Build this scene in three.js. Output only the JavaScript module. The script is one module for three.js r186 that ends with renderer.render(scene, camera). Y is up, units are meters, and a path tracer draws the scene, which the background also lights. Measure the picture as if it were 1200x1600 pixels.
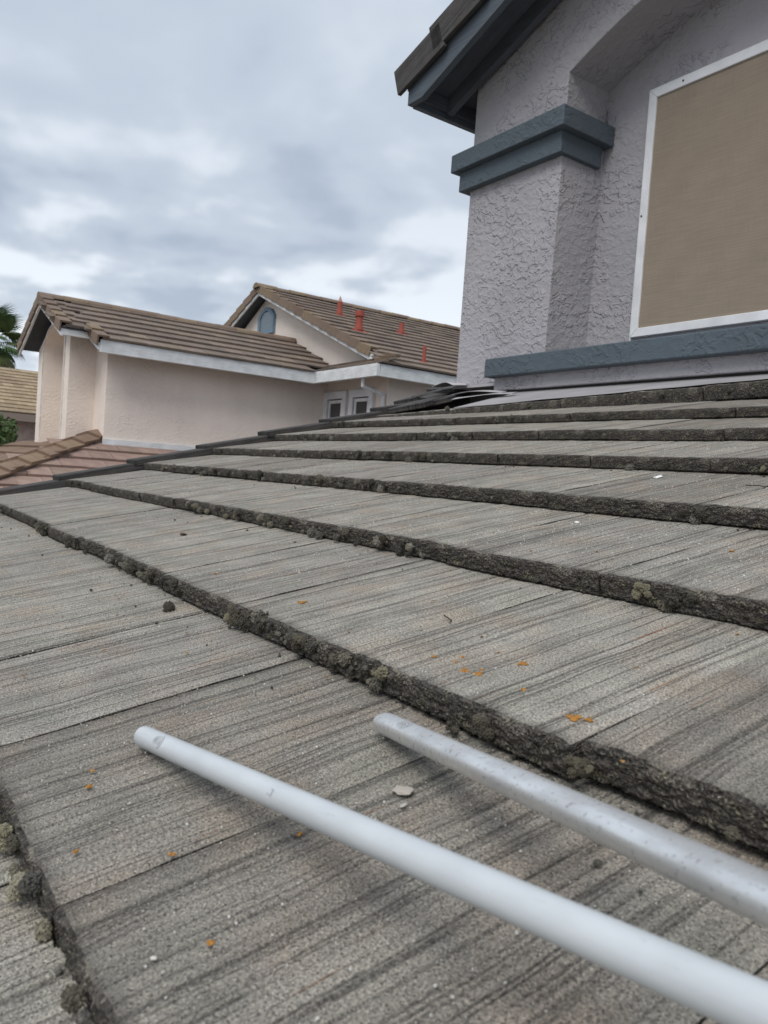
import * as THREE from 'three';
import { mergeGeometries, mergeVertices } from 'three/addons/utils/BufferGeometryUtils.js';
import { RoundedBoxGeometry } from 'three/addons/geometries/RoundedBoxGeometry.js';

// ------------------------------------------------------------------ camera, sky, sun, exposure
const OFF = 3.4;                         // height of the lens above the ground
const scene = new THREE.Scene();
const camera = new THREE.PerspectiveCamera(66.62, 0.75, 0.02, 4000);
camera.position.set(0, OFF, 0);
camera.rotation.order = 'YXZ';
camera.rotation.set(-2.414 * Math.PI / 180, 55.207 * Math.PI / 180, 4.08 * Math.PI / 180);
camera.focus = 1.5; camera.userData.fStop = 13;
scene.add(camera);
const renderer = new THREE.WebGLRenderer({ antialias: true });
renderer.toneMapping = THREE.LinearToneMapping;
renderer.toneMappingExposure = 1.5;
renderer.shadowMap.enabled = true;
const sun = new THREE.DirectionalLight(new THREE.Color(1, 0.97, 0.93), 1.5);
sun.position.set(3.0, OFF + 7.4, 4.7); sun.target.position.set(0, OFF, 0);
sun.castShadow = true; sun.shadow.radius = 70; sun.shadow.mapSize.set(2048, 2048);
Object.assign(sun.shadow.camera, { left: -25, right: 25, top: 25, bottom: -25, near: 0.1, far: 80 });
scene.add(sun, sun.target);

// ------------------------------------------------------------------ noise
function rng(seed) { let a = seed >>> 0; return () => { a = (a + 0x6D2B79F5) >>> 0; let t = Math.imul(a ^ (a >>> 15), 1 | a); t = (t + Math.imul(t ^ (t >>> 7), 61 | t)) ^ t; return ((t ^ (t >>> 14)) >>> 0) / 4294967296; }; }
const PERM = new Uint8Array(1024), GX = new Float32Array(256), GY = new Float32Array(256);
{ const r = rng(7), p = [...Array(256).keys()]; for (let i = 255; i > 0; i--) { const j = Math.floor(r() * (i + 1)); [p[i], p[j]] = [p[j], p[i]]; } for (let i = 0; i < 1024; i++) PERM[i] = p[i & 255]; for (let i = 0; i < 256; i++) { const a = r() * 6.2832; GX[i] = Math.cos(a); GY[i] = Math.sin(a); } }
const fade = t => t * t * t * (t * (t * 6 - 15) + 10);
function pn(x, y, px = 256, py = 256, s = 0) {          // periodic gradient noise, about -0.7..0.7
  const xf = Math.floor(x), yf = Math.floor(y), fx = x - xf, fy = y - yf;
  const x0 = ((xf % px) + px) % px, x1 = (x0 + 1) % px, y0 = ((yf % py) + py) % py, y1 = (y0 + 1) % py;
  const h = (a, b) => PERM[(PERM[(a + s) & 255] + b) & 255];
  const a = h(x0, y0), b = h(x1, y0), c = h(x0, y1), d = h(x1, y1), u = fade(fx), v = fade(fy);
  const n0 = GX[a] * fx + GY[a] * fy, n1 = GX[b] * (fx - 1) + GY[b] * fy, n2 = GX[c] * fx + GY[c] * (fy - 1), n3 = GX[d] * (fx - 1) + GY[d] * (fy - 1);
  return n0 + u * (n1 - n0) + v * (n2 - n0 + u * (n0 - n1 - n2 + n3));
}
function fbm(x, y, oct, px = 256, py = 256, s = 0) { let a = 0, w = 1, f = 1; for (let i = 0; i < oct; i++) { a += w * pn(x * f, y * f, Math.min(256, px * f), Math.min(256, py * f), s + i * 17); w *= 0.5; f *= 2; } return a; }
function n3(x, y, z, s = 0) { return (pn(x + 31.7 * s, y) + pn(y + 11.3, z + 7.1 * s) + pn(z + 3.9, x + 5.7)) / 1.6; }
const clamp = (x, a = 0, b = 1) => Math.min(b, Math.max(a, x));
const sst = (a, b, x) => { const t = clamp((x - a) / (b - a)); return t * t * (3 - 2 * t); };
const enc = x => { x = clamp(x); return Math.round(255 * (x <= 0.0031308 ? 12.92 * x : 1.055 * Math.pow(x, 1 / 2.4) - 0.055)); };
const lin = (r, g, b) => new THREE.Color().setRGB(r, g, b);
function tex(data, w, h, srgb, rep) {
  const t = new THREE.DataTexture(data, w, h); t.wrapS = t.wrapT = THREE.RepeatWrapping; t.magFilter = THREE.LinearFilter; t.minFilter = THREE.LinearMipmapLinearFilter; t.generateMipmaps = true;
  if (srgb) t.colorSpace = THREE.SRGBColorSpace; if (rep) t.repeat.set(1 / rep, 1 / rep); t.needsUpdate = true; return t;
}

// ------------------------------------------------------------------ sky: a layered overcast
{
  const W = 2048, H = 1024, d = new Float32Array(W * H * 4);
  for (let j = 0; j < H; j++) for (let i = 0; i < W; i++) {
    const az = ((i + 0.5) / W - 0.5) * 2 * Math.PI, el = ((j + 0.5) / H - 0.5) * Math.PI;
    const dx = Math.cos(az) * Math.cos(el), dy = Math.sin(el), dz = Math.sin(az) * Math.cos(el);
    let r, g, b;
    const yy = Math.max(dy, 0), k = 1 / (yy + 0.13), X = dx * k, Z = dz * k;
    const wx = fbm(X * 0.7 + 3, Z * 0.7 + 9, 3), wz = fbm(X * 0.7 + 40, Z * 0.7 + 5, 3);
    const big = fbm(X * 0.5 + wx * 0.22 + 20, Z * 0.5 + wz * 0.22 + 14, 5, 256, 256, 5);
    const fine = fbm(X * 1.5 + wx * 0.4 + 60, Z * 1.5 + wz * 0.4 + 4, 7, 256, 256, 9);
    const low = 1 - sst(0.12, 0.5, yy);                     // structure shows more towards the horizon
    const det = fbm(X * 4.1 + wx * 0.5 + 7, Z * 4.1 + wz * 0.5 + 70, 6, 256, 256, 29);
    let c = 0.5 + big * 0.5 + fine * (0.24 + 0.62 * low) + det * (0.17 + 0.3 * low);
    c = clamp(c);
    const bright = sst(0.52, 0.86, c) * (0.35 + 0.65 * low), dark = sst(0.55, 0.15, c);
    r = 0.435; g = 0.492; b = 0.575;
    r += bright * 0.24 - dark * 0.095; g += bright * 0.235 - dark * 0.092; b += bright * 0.21 - dark * 0.085;
    const hz = sst(0.26, 0.0, yy); r += hz * 0.08; g += hz * 0.08; b += hz * 0.06;
    if (dy < 0) { const t = sst(0, -0.08, dy); r += t * (0.16 - r); g += t * (0.155 - g); b += t * (0.145 - b); }
    const o = (j * W + i) * 4; d[o] = r * 0.86; d[o + 1] = g * 0.86; d[o + 2] = b * 0.86; d[o + 3] = 1;
  }
  const t = new THREE.DataTexture(d, W, H, THREE.RGBAFormat, THREE.FloatType);
  t.mapping = THREE.EquirectangularReflectionMapping; t.magFilter = THREE.LinearFilter; t.minFilter = THREE.LinearFilter; t.wrapS = THREE.RepeatWrapping; t.needsUpdate = true;
  scene.background = t; scene.environment = t;
}

// ------------------------------------------------------------------ textures and materials
function std(o) { return new THREE.MeshStandardMaterial({ roughness: 0.9, metalness: 0, ...o }); }

function tileTextures(seed, N = 1024) {                     // u across a tile (0.32 m), v from its butt up the slope (0.40 m)
  const r = rng(seed), col = new Uint8Array(N * N * 4), bmp = new Uint8Array(N * N * 4);
  const gr = [];
  for (let i = 0; i < 62; i++) { const big = i < 6; gr.push({ u: r(), w: big ? 0.006 + r() * 0.008 : 0.003 + r() * 0.0036, d: big ? 0.95 + r() * 0.3 : 0.6 + r() * 0.55, s: r() * 200, rust: r() < 0.14 ? 1 : 0, bias: big ? 0.1 + r() * 0.3 : r() * 0.5 - 0.15 }); if (big && r() < 0.6) { const p = gr[gr.length - 1]; gr.push({ ...p, u: (p.u + 0.02 + r() * 0.015) % 1, w: 0.003 + r() * 0.004, d: 0.7 }); } }
  const bins = Array.from({ length: 64 }, () => []);
  gr.forEach(g => { for (let k = -3; k <= 3; k++) bins[((Math.floor(g.u * 64) + k) % 64 + 64) % 64].push(g); });
  const hash = new Float32Array(N * N); for (let i = 0; i < N * N; i++) hash[i] = r();
  const M = N - 1;
  for (let j = 0; j < N; j++) {
    const v = j / N;
    for (let i = 0; i < N; i++) {
      const u = i / N;
      const wob = pn(u * 3 + 5, v * 3.1, 3, 256, seed & 127) * 0.012;
      const s1 = pn((u + wob) * 22, v * 1.3 + 3, 22, 256, 11 + seed % 50), s2 = pn((u + wob) * 64, v * 2.2, 64, 256, 31 + seed % 50), s3 = pn((u + wob) * 170, v * 5, 170, 256, 51 + seed % 50);
      const streak = s1 * 0.3 + s2 * 0.26 + s3 * 0.3;
      let groove = 0, rust = 0;
      for (const g of bins[Math.floor(u * 64)]) {
        let du = u + wob * 0.6 + pn(v * 4 + g.s, g.s) * 0.003 - g.u; du -= Math.round(du);
        const on = sst(-0.12, 0.2, pn(v * 2.6 + g.s * 1.7, 3.3) + g.bias);
        const p = sst(0, 0.75, 1 - Math.abs(du) / (g.w * (0.7 + 0.5 * on))); const q = p * g.d * on * (0.75 + 0.5 * pn(u * 90, v * 90, 90, 90, 3));
        if (q > groove) groove = q; if (g.rust) rust = Math.max(rust, q * sst(0.05, 0.3, pn(v * 5 + g.s, 9)));
      }
      const mot = fbm(u * 4, v * 4.6, 4, 4, 256, 71 + seed % 40), mot2 = fbm(u * 3, v * 3.7 + 9, 3, 3, 256, 91 + seed % 40);
      const o = j * N + i;
      // sand: fine grit plus larger grains of a few texels
      const h1 = hash[o], h2 = (hash[(j & M & ~1) * N + (i & ~1)]), h4 = hash[((j >> 2) << 2) * N + ((i >> 2) << 2)];
      const g1 = pn(u * 300 + 0.5, v * 375, 256, 256, 5), g2 = pn(u * 150, v * 190, 150, 190, 25), g3 = pn(u * 75, v * 95, 75, 95, 29);   // grit of about 1, 2 and 4 mm
      const grit = (h1 - 0.5) * 0.5 + g1 * 1.0 + g2 * 0.85 + g3 * 0.4;
      let L = 0.256 * (1 + streak * 0.8 + mot * 0.3) * (1 + grit * 0.92);
      const gb = sst(0.3, 0.48, g1 * 0.75 + g2 * 0.45 + (h1 - 0.5) * 0.12); L += 0.3 * gb;
      const gd = sst(-0.3, -0.48, g1 * 0.7 + g2 * 0.5); L *= 1 - 0.55 * gd;
      if (h1 < 0.04) L *= 0.6;
      L *= 1 - 0.66 * clamp(groove);
      const front = sst(0.05, 0.0, v + mot * 0.03); L *= 1 - 0.4 * front;
      const pit = sst(0.42, 0.62, fbm(u * 26, v * 30, 3, 26, 256, 23)); L *= 1 - 0.35 * pit;
      L = clamp(L, 0.022, 0.85);
      const warm = Math.max(0, mot2) * 0.14 + rust * 0.5;
      col[o * 4] = enc(L * (1.075 + warm)); col[o * 4 + 1] = enc(L * (0.992 - rust * 0.12 + Math.max(0, -mot2) * 0.05)); col[o * 4 + 2] = enc(L * (0.865 - warm * 0.7)); col[o * 4 + 3] = 255;
      const H = clamp(0.55 + streak * 0.16 - groove * 0.42 + grit * 0.2 + gb * 0.1 - gd * 0.1 + mot * 0.07 - pit * 0.08);
      bmp[o * 4] = bmp[o * 4 + 1] = bmp[o * 4 + 2] = Math.round(H * 255); bmp[o * 4 + 3] = 255;
    }
  }
  return [tex(col, N, N, true), tex(bmp, N, N, false)];
}
const TILE_TOP = [], TILE_DARK = [];
for (let i = 0; i < 4; i++) {
  const [map, bump] = tileTextures(101 + i * 13);
  for (const k of [[1, 1, 1], [0.86, 0.845, 0.825], [1.1, 1.1, 1.08]]) TILE_TOP.push(std({ map, bumpMap: bump, bumpScale: 0.003, roughness: 0.93, color: lin(...k) }));
  TILE_DARK.push(std({ map, bumpMap: bump, bumpScale: 0.003, color: lin(0.25, 0.25, 0.275) }));
}
const BUTT = (() => {
  const N = 512, r = rng(55), col = new Uint8Array(N * N * 4), bmp = new Uint8Array(N * N * 4);
  for (let j = 0; j < N; j++) for (let i = 0; i < N; i++) {
    const u = i / N, v = j / N, o = (j * N + i) * 4;
    const str = fbm(u * 22 + pn(u * 16, v * 26, 16, 26, 2) * 0.7, v * 48, 4, 22, 48, 3), lump = fbm(u * 60, v * 72, 4, 60, 72, 8), grit = r() - 0.5;
    const moss = sst(0.05, 0.5, fbm(u * 9, v * 10, 4, 9, 10, 19));
    let L = clamp(0.062 * (1 + str * 0.9 + lump * 1.3 + grit * 0.9), 0.008, 0.3); L *= 1 + 0.9 * sst(0.05, 0.4, fbm(u * 3, v * 5, 4, 3, 5, 77)); L += 0.1 * sst(0.3, 0.55, lump + 0.3 * moss); 
    col[o] = enc(L * (1.12 + 0.24 * moss)); col[o + 1] = enc(L * (0.98 + 0.28 * moss)); col[o + 2] = enc(L * (0.83 + 0.05 * moss)); col[o + 3] = 255;
    const H = clamp(0.5 + str * 0.35 + lump * 0.35 + grit * 0.16); bmp[o] = bmp[o + 1] = bmp[o + 2] = Math.round(H * 255); bmp[o + 3] = 255;
  }
  return std({ map: tex(col, N, N, true, 0.16), bumpMap: tex(bmp, N, N, false, 0.16), bumpScale: 0.006, roughness: 1 });
})();
// skip-trowel stucco, 1.4 m a repeat
const STUCCO = (() => {
  const N = 2048, n = 1024, r = rng(77), bmp = new Uint8Array(N * N * 4), col = new Uint8Array(n * n * 4), hh = new Float32Array(N * N);
  for (let j = 0; j < N; j++) for (let i = 0; i < N; i++) {
    const u = i / N, v = j / N;
    const wx = pn(u * 36, v * 36, 36, 36, 4) * 0.014, wy = pn(u * 36, v * 36, 36, 36, 44) * 0.014;
    const a = pn((u + wx) * 30, (v + wy) * 38, 30, 38, 60) + 0.5 * pn((u + wx) * 72, (v + wy) * 84, 72, 84, 61), b = pn((u - wy) * 42, (v + wx) * 52, 42, 52, 80) + 0.45 * pn((u + wx) * 100, (v + wy) * 110, 100, 110, 82);
    const ms = sst(-0.25, 0.2, fbm(u * 5, v * 5, 3, 5, 5, 41)), h = (0.2 + 0.8 * ms) * (0.42 * sst(-0.04, 0.15, a - 0.08) + 0.34 * sst(-0.02, 0.15, b - 0.2)) + 0.16 * a + 0.1 * b;
    hh[j * N + i] = h + fbm(u * 160, v * 160, 2, 160, 160, 9) * 0.09 + (r() - 0.5) * 0.05;
  }
  for (let j = 0; j < N; j++) for (let i = 0; i < N; i++) { const o = (j * N + i) * 4; bmp[o] = bmp[o + 1] = bmp[o + 2] = Math.round(255 * clamp(hh[j * N + i] * 0.75 + 0.1)); bmp[o + 3] = 255; }
  for (let j = 0; j < n; j++) for (let i = 0; i < n; i++) {     // shade painted into the colour of the sharp creases, deepening the relief
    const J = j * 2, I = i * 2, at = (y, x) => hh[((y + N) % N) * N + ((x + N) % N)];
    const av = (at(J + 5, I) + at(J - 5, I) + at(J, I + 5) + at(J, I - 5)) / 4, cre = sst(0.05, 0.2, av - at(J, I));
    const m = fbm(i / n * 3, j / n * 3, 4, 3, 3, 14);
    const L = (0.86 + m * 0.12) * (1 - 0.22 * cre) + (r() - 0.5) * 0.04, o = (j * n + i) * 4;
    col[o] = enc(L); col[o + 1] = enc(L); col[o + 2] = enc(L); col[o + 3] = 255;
  }
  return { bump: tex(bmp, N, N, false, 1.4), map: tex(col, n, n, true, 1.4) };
})();
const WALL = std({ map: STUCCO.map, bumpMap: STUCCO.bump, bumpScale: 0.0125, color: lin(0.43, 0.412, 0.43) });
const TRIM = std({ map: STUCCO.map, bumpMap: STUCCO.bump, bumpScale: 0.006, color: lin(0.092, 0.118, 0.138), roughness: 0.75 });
let NWALL;
const rough = (() => {                                          // a soft blotchy grain for painted and plain surfaces
  const n = 512, d = new Uint8Array(n * n * 4), r = rng(9);
  for (let j = 0; j < n; j++) for (let i = 0; i < n; i++) { const L = 0.86 + fbm(i / n * 5, j / n * 5, 5, 5, 5, 33) * 0.22 + (r() - 0.5) * 0.07, o = (j * n + i) * 4; d[o] = d[o + 1] = d[o + 2] = enc(L); d[o + 3] = 255; }
  return tex(d, n, n, true, 0.9);
})();
{ const n = 512, d = new Uint8Array(n * n * 4), r = rng(29);         // neighbour's wall: big faint stains under the eaves and a fine float finish
  for (let j = 0; j < n; j++) for (let i = 0; i < n; i++) { const L = 0.93 + fbm(i / n * 4, j / n * 5, 6, 4, 5, 63) * 0.11 + pn(i / n * 40, j / n * 3, 40, 3, 6) * 0.04 + (r() - 0.5) * 0.07, o = (j * n + i) * 4; d[o] = enc(L); d[o + 1] = enc(L * 0.995); d[o + 2] = enc(L * 0.985); d[o + 3] = 255; }
  NWALL = std({ map: tex(d, n, n, true, 5), bumpMap: STUCCO.bump, bumpScale: 0.006, color: lin(0.89, 0.785, 0.7) }); }
const wood = (() => {
  const n = 512, d = new Uint8Array(n * n * 4), r = rng(19);
  for (let j = 0; j < n; j++) for (let i = 0; i < n; i++) { const L = 0.85 + pn(i / n * 4, j / n * 60, 4, 60, 3) * 0.18 + fbm(i / n * 4, j / n * 4, 4, 4, 4, 8) * 0.2 + (r() - 0.5) * 0.04, o = (j * n + i) * 4; d[o] = d[o + 1] = d[o + 2] = enc(L); d[o + 3] = 255; }
  return tex(d, n, n, true, 0.8);
})();
const BOARD = std({ map: wood, bumpMap: wood, bumpScale: 0.001, color: lin(0.1, 0.122, 0.145), roughness: 0.65 });
const SOFFIT = std({ map: wood, color: lin(0.095, 0.105, 0.125) });
const NFASCIA = std({ map: wood, color: lin(0.8, 0.815, 0.81), roughness: 0.6 });
const WHITE = std({ map: rough, color: lin(0.86, 0.86, 0.87), roughness: 0.45 });
const LEAD = std({ map: rough, color: lin(0.5, 0.48, 0.49), roughness: 0.55 });
const DECK = std({ map: rough, color: lin(0.05, 0.045, 0.04) });
const NTILE = [[0.215, 0.155, 0.115], [0.235, 0.17, 0.125], [0.19, 0.135, 0.1], [0.25, 0.185, 0.12]].map(c => std({ map: rough, color: lin(...c) }));
const NTILES = std({ map: rough, vertexColors: true });
const PINK = [[0.33, 0.225, 0.185], [0.3, 0.205, 0.165], [0.36, 0.25, 0.2], [0.29, 0.21, 0.165]].map(c => std({ map: rough, color: lin(...c) }));
const HIP = [[0.27, 0.185, 0.13], [0.24, 0.16, 0.11], [0.29, 0.2, 0.13]].map(c => std({ map: rough, color: lin(...c) }));
const ORANGE = std({ map: rough, color: lin(0.36, 0.085, 0.06), roughness: 0.9 });
const GLASS = std({ color: lin(0.07, 0.07, 0.068), roughness: 0.12 });
const LOUVER = std({ map: rough, color: lin(0.2, 0.29, 0.37) });
const SCREEN = (() => {
  const n = 512, d = new Uint8Array(n * n * 4), b = new Uint8Array(n * n * 4), r = rng(3);
  for (let j = 0; j < n; j++) for (let i = 0; i < n; i++) {
    const u = i / n, v = j / n, o = (j * n + i) * 4, wv = ((i & 3) < 2 ? 0.5 : 0) + ((j & 3) < 2 ? 0.5 : 0);
    const L = 0.8 + pn(u * 3, v * 70, 3, 70, 2) * 0.12 + pn(u * 90, v * 5, 90, 5, 22) * 0.06 + fbm(u * 3, v * 3, 4, 3, 3, 6) * 0.06 + (wv - 0.5) * 0.2 + (r() - 0.5) * 0.1;
    d[o] = d[o + 1] = d[o + 2] = enc(L); d[o + 3] = 255; b[o] = b[o + 1] = b[o + 2] = Math.round(128 + (wv - 0.5) * 120); b[o + 3] = 255;
  }
  return std({ map: tex(d, n, n, true, 0.42), bumpMap: tex(b, n, n, false, 0.42), bumpScale: 0.0006, color: lin(0.345, 0.276, 0.208), roughness: 0.8 });
})();

// ------------------------------------------------------------------ builders
const used = {};
function numbered(n) { used[n] = (used[n] ?? -1) + 1; return used[n] ? `${n}_${String(used[n]).padStart(3, '0')}` : n; }
function shade(m) { m.castShadow = m.receiveShadow = true; return m; }
function thing(name, label, category, base, group) {            // a Group at the thing's base; geometry below is written with the lens at (0, 0, 0)
  const o = new THREE.Group(); o.name = numbered(name); o.position.set(...base); o.userData = { label, category }; if (group) o.userData.group = group;
  o.shift = new THREE.Vector3(-base[0], OFF - base[1], -base[2]); scene.add(o); return o;
}
function part(name, geo, mat, parent) {
  const m = shade(new THREE.Mesh(geo, mat)); m.name = name; if (parent.shift) m.position.copy(parent.shift); parent.add(m); return m;
}
function uvbox(g) {                                             // metric uv by the main direction of each face
  if (g.index) g = g.toNonIndexed(); if (!g.attributes.normal) g.computeVertexNormals();
  const p = g.attributes.position, n = g.attributes.normal, uv = new Float32Array(p.count * 2);
  for (let i = 0; i < p.count; i++) {
    const f = i - i % 3; let ax = 0, ay = 0, az = 0; for (let k = 0; k < 3; k++) { ax += n.getX(f + k); ay += n.getY(f + k); az += n.getZ(f + k); } ax = Math.abs(ax); ay = Math.abs(ay); az = Math.abs(az);
    const x = p.getX(i), y = p.getY(i), z = p.getZ(i);
    if (ax >= ay && ax >= az) { uv[i * 2] = z + 0.37; uv[i * 2 + 1] = y; } else if (ay >= az) { uv[i * 2] = x; uv[i * 2 + 1] = z; } else { uv[i * 2] = x; uv[i * 2 + 1] = y; }
  }
  g.setAttribute('uv', new THREE.BufferAttribute(uv, 2)); return g;
}
const box = (x0, x1, y0, y1, z0, z1, r = 0) => uvbox((r ? new RoundedBoxGeometry(x1 - x0, y1 - y0, z1 - z0, 2, r) : new THREE.BoxGeometry(x1 - x0, y1 - y0, z1 - z0)).translate((x0 + x1) / 2, (y0 + y1) / 2, (z0 + z1) / 2));
function shapeOf(pts) { const s = new THREE.Shape(); pts.forEach((p, i) => i ? s.lineTo(...p) : s.moveTo(...p)); s.closePath(); return s; }
function extz(pts, z0, z1, bevel = 0) {                         // outline in x, y pulled along z
  const s = pts instanceof THREE.Shape ? pts : shapeOf(pts);
  const g = new THREE.ExtrudeGeometry(s, { depth: z1 - z0 - 2 * bevel, bevelEnabled: bevel > 0, bevelSize: bevel, bevelThickness: bevel, bevelOffset: -bevel, bevelSegments: 2, curveSegments: 40 });
  return uvbox(g.translate(0, 0, z0 + bevel));
}
function extx(pts, x0, x1) {                                    // outline in z, y pulled along x
  const g = new THREE.ExtrudeGeometry(shapeOf(pts.map(([z, y]) => [-z, y])), { depth: x1 - x0, bevelEnabled: false });
  return uvbox(g.rotateY(Math.PI / 2).translate(x0, 0, 0));
}
function merge(list) { return mergeGeometries(list.map(g => { g = g.index ? g.toNonIndexed() : g; for (const k of Object.keys(g.attributes)) if (!['position', 'normal', 'uv', 'color'].includes(k)) g.deleteAttribute(k); return g; })); }
const v3 = (x, y, z) => new THREE.Vector3(x, y, z);
const basis = (P, X, Y, Z) => new THREE.Matrix4().makeBasis(X, Y, Z).setPosition(P);
function put(m, M) { const q = new THREE.Quaternion(), s = new THREE.Vector3(), p = new THREE.Vector3(); M.decompose(p, q, s); m.position.copy(p); m.quaternion.copy(q); m.scale.copy(s); }

// flat roof tile for the farther roofs: butt at z = 0, reaching up the slope to -z
function wedge(w, l, t) {
  const g = new THREE.BoxGeometry(w, t, l, 1, 1, 1).translate(0, t / 2, -l / 2), p = g.attributes.position;
  for (let i = 0; i < p.count; i++) if (p.getZ(i) < -l / 2) p.setY(i, p.getY(i) * 0.35); else p.setY(i, p.getY(i) + 0.012);
  g.computeVertexNormals(); return uvbox(g);
}
// rows of tiles on a slope: E eave start, V unit up the slope, N normal; calls put(M, row, i) for each tile
function rows(E, V, N, len, up, w, exp, each, seed = 1) {
  const U = v3().crossVectors(V, N), D = V.clone().negate(), r = rng(seed), nr = Math.round(up / exp);
  for (let j = 0; j < nr; j++) for (let i = 0, n = Math.ceil(len / w); i <= n; i++) {
    const a = (i - (j % 2 ? 0.5 : 0)) * w + w / 2; if (a < 0 || a > len) continue;
    const P = E.clone().addScaledVector(U, a + (r() - 0.5) * 0.006).addScaledVector(V, j * exp + (r() - 0.5) * 0.012).addScaledVector(N, (r() - 0.5) * 0.006);
    if (each(basis(P, U, N, D), j, i, P, r) === false) continue;
  }
}
function tileSheet(E, V, N, len, up, clip, seed, pal) {         // many tiles past picking apart: one mesh
  const g0 = wedge(0.296, 0.37, 0.03), gs = [], r = rng(seed);
  rows(E, V, N, len, up, 0.3, 0.34, (M, j, i, P) => {
    if (clip && !clip(P)) return; const g = g0.clone().applyMatrix4(M), c = pal[Math.floor(r() * pal.length)], k = 0.88 + r() * 0.24, n = g.attributes.position.count, a = new Float32Array(n * 3);
    for (let q = 0; q < n; q++) { a[q * 3] = c[0] * k; a[q * 3 + 1] = c[1] * k; a[q * 3 + 2] = c[2] * k; } g.setAttribute('color', new THREE.BufferAttribute(a, 3)); gs.push(g);
  }, seed);
  return merge(gs);
}
function rakeGeo(l, t, top, apron, dir, lift = 0.02) {           // L-shaped gable tile, x outwards, y off the roof, along dir * z
  const g = merge([new RoundedBoxGeometry(top, t, l, 2, 0.006).translate(-top / 2 + 0.026, t / 2, dir * l / 2), new RoundedBoxGeometry(0.026, apron, l, 2, 0.006).translate(0.013 + 0.0012, t - apron / 2 - 0.001, dir * l / 2)]);
  const p = g.attributes.position; for (let i = 0; i < p.count; i++) { const k = clamp(Math.abs(p.getZ(i)) / l); p.setY(i, p.getY(i) + lift * (1 - k)); }
  const n = g.attributes.position.count, uv = g.attributes.uv; for (let i = 0; i < n; i++) uv.setXY(i, (p.getX(i) + p.getY(i)) / 0.32, p.getZ(i) / 0.4);
  g.computeVertexNormals(); return g;
}

// ------------------------------------------------------------------ ground
{
  const g = new THREE.PlaneGeometry(3000, 3000, 1, 1).rotateX(-Math.PI / 2); const uv = g.attributes.uv; for (let i = 0; i < 4; i++) uv.setXY(i, uv.getX(i) * 3000, uv.getY(i) * 3000);
  const m = shade(new THREE.Mesh(g, std({ map: rough, color: lin(0.2, 0.185, 0.16) }))); m.name = 'ground'; m.userData = { kind: 'structure', label: 'bare ground of the side yards between the houses', category: 'ground' }; scene.add(m);
}

// ================================================================== the grey house with the tiled roof in front
const CANT = 16.1346 * Math.PI / 180, SN = v3(0, Math.cos(CANT), Math.sin(CANT)), SV = v3(0, Math.sin(CANT), -Math.cos(CANT));
const H0 = 0.31591, S0 = 0.3957, EXP = 0.34, TH = 0.03, DROP = 0.032;
// x along the courses, s metres up the slope from the butt of the course behind the tubes, off metres off the plane of the butt edges
const roofAt = (x, s, off = 0) => v3(x, 0, 0).addScaledVector(SV, S0 + s).addScaledVector(SN, off - H0);
const surf = s => { const f = s / EXP - Math.floor(s / EXP); return -DROP * f; };
const TILT = CANT - Math.atan(DROP / EXP);
const house = thing('grey_house', 'lavender grey stucco house with slate blue trim, tan window screen and weathered tile roof', 'house', [-1.6, 0, -3]);
const RAKEX = -3.65;
const lowerRoof = part('lower_roof', extx([[0.62, -0.62], [-2.84, 0.385], [-2.84, 0.30], [0.62, -0.70]].map(([z, y]) => [z, y]), RAKEX + 0.02, 1.2), DECK, house);

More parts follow.
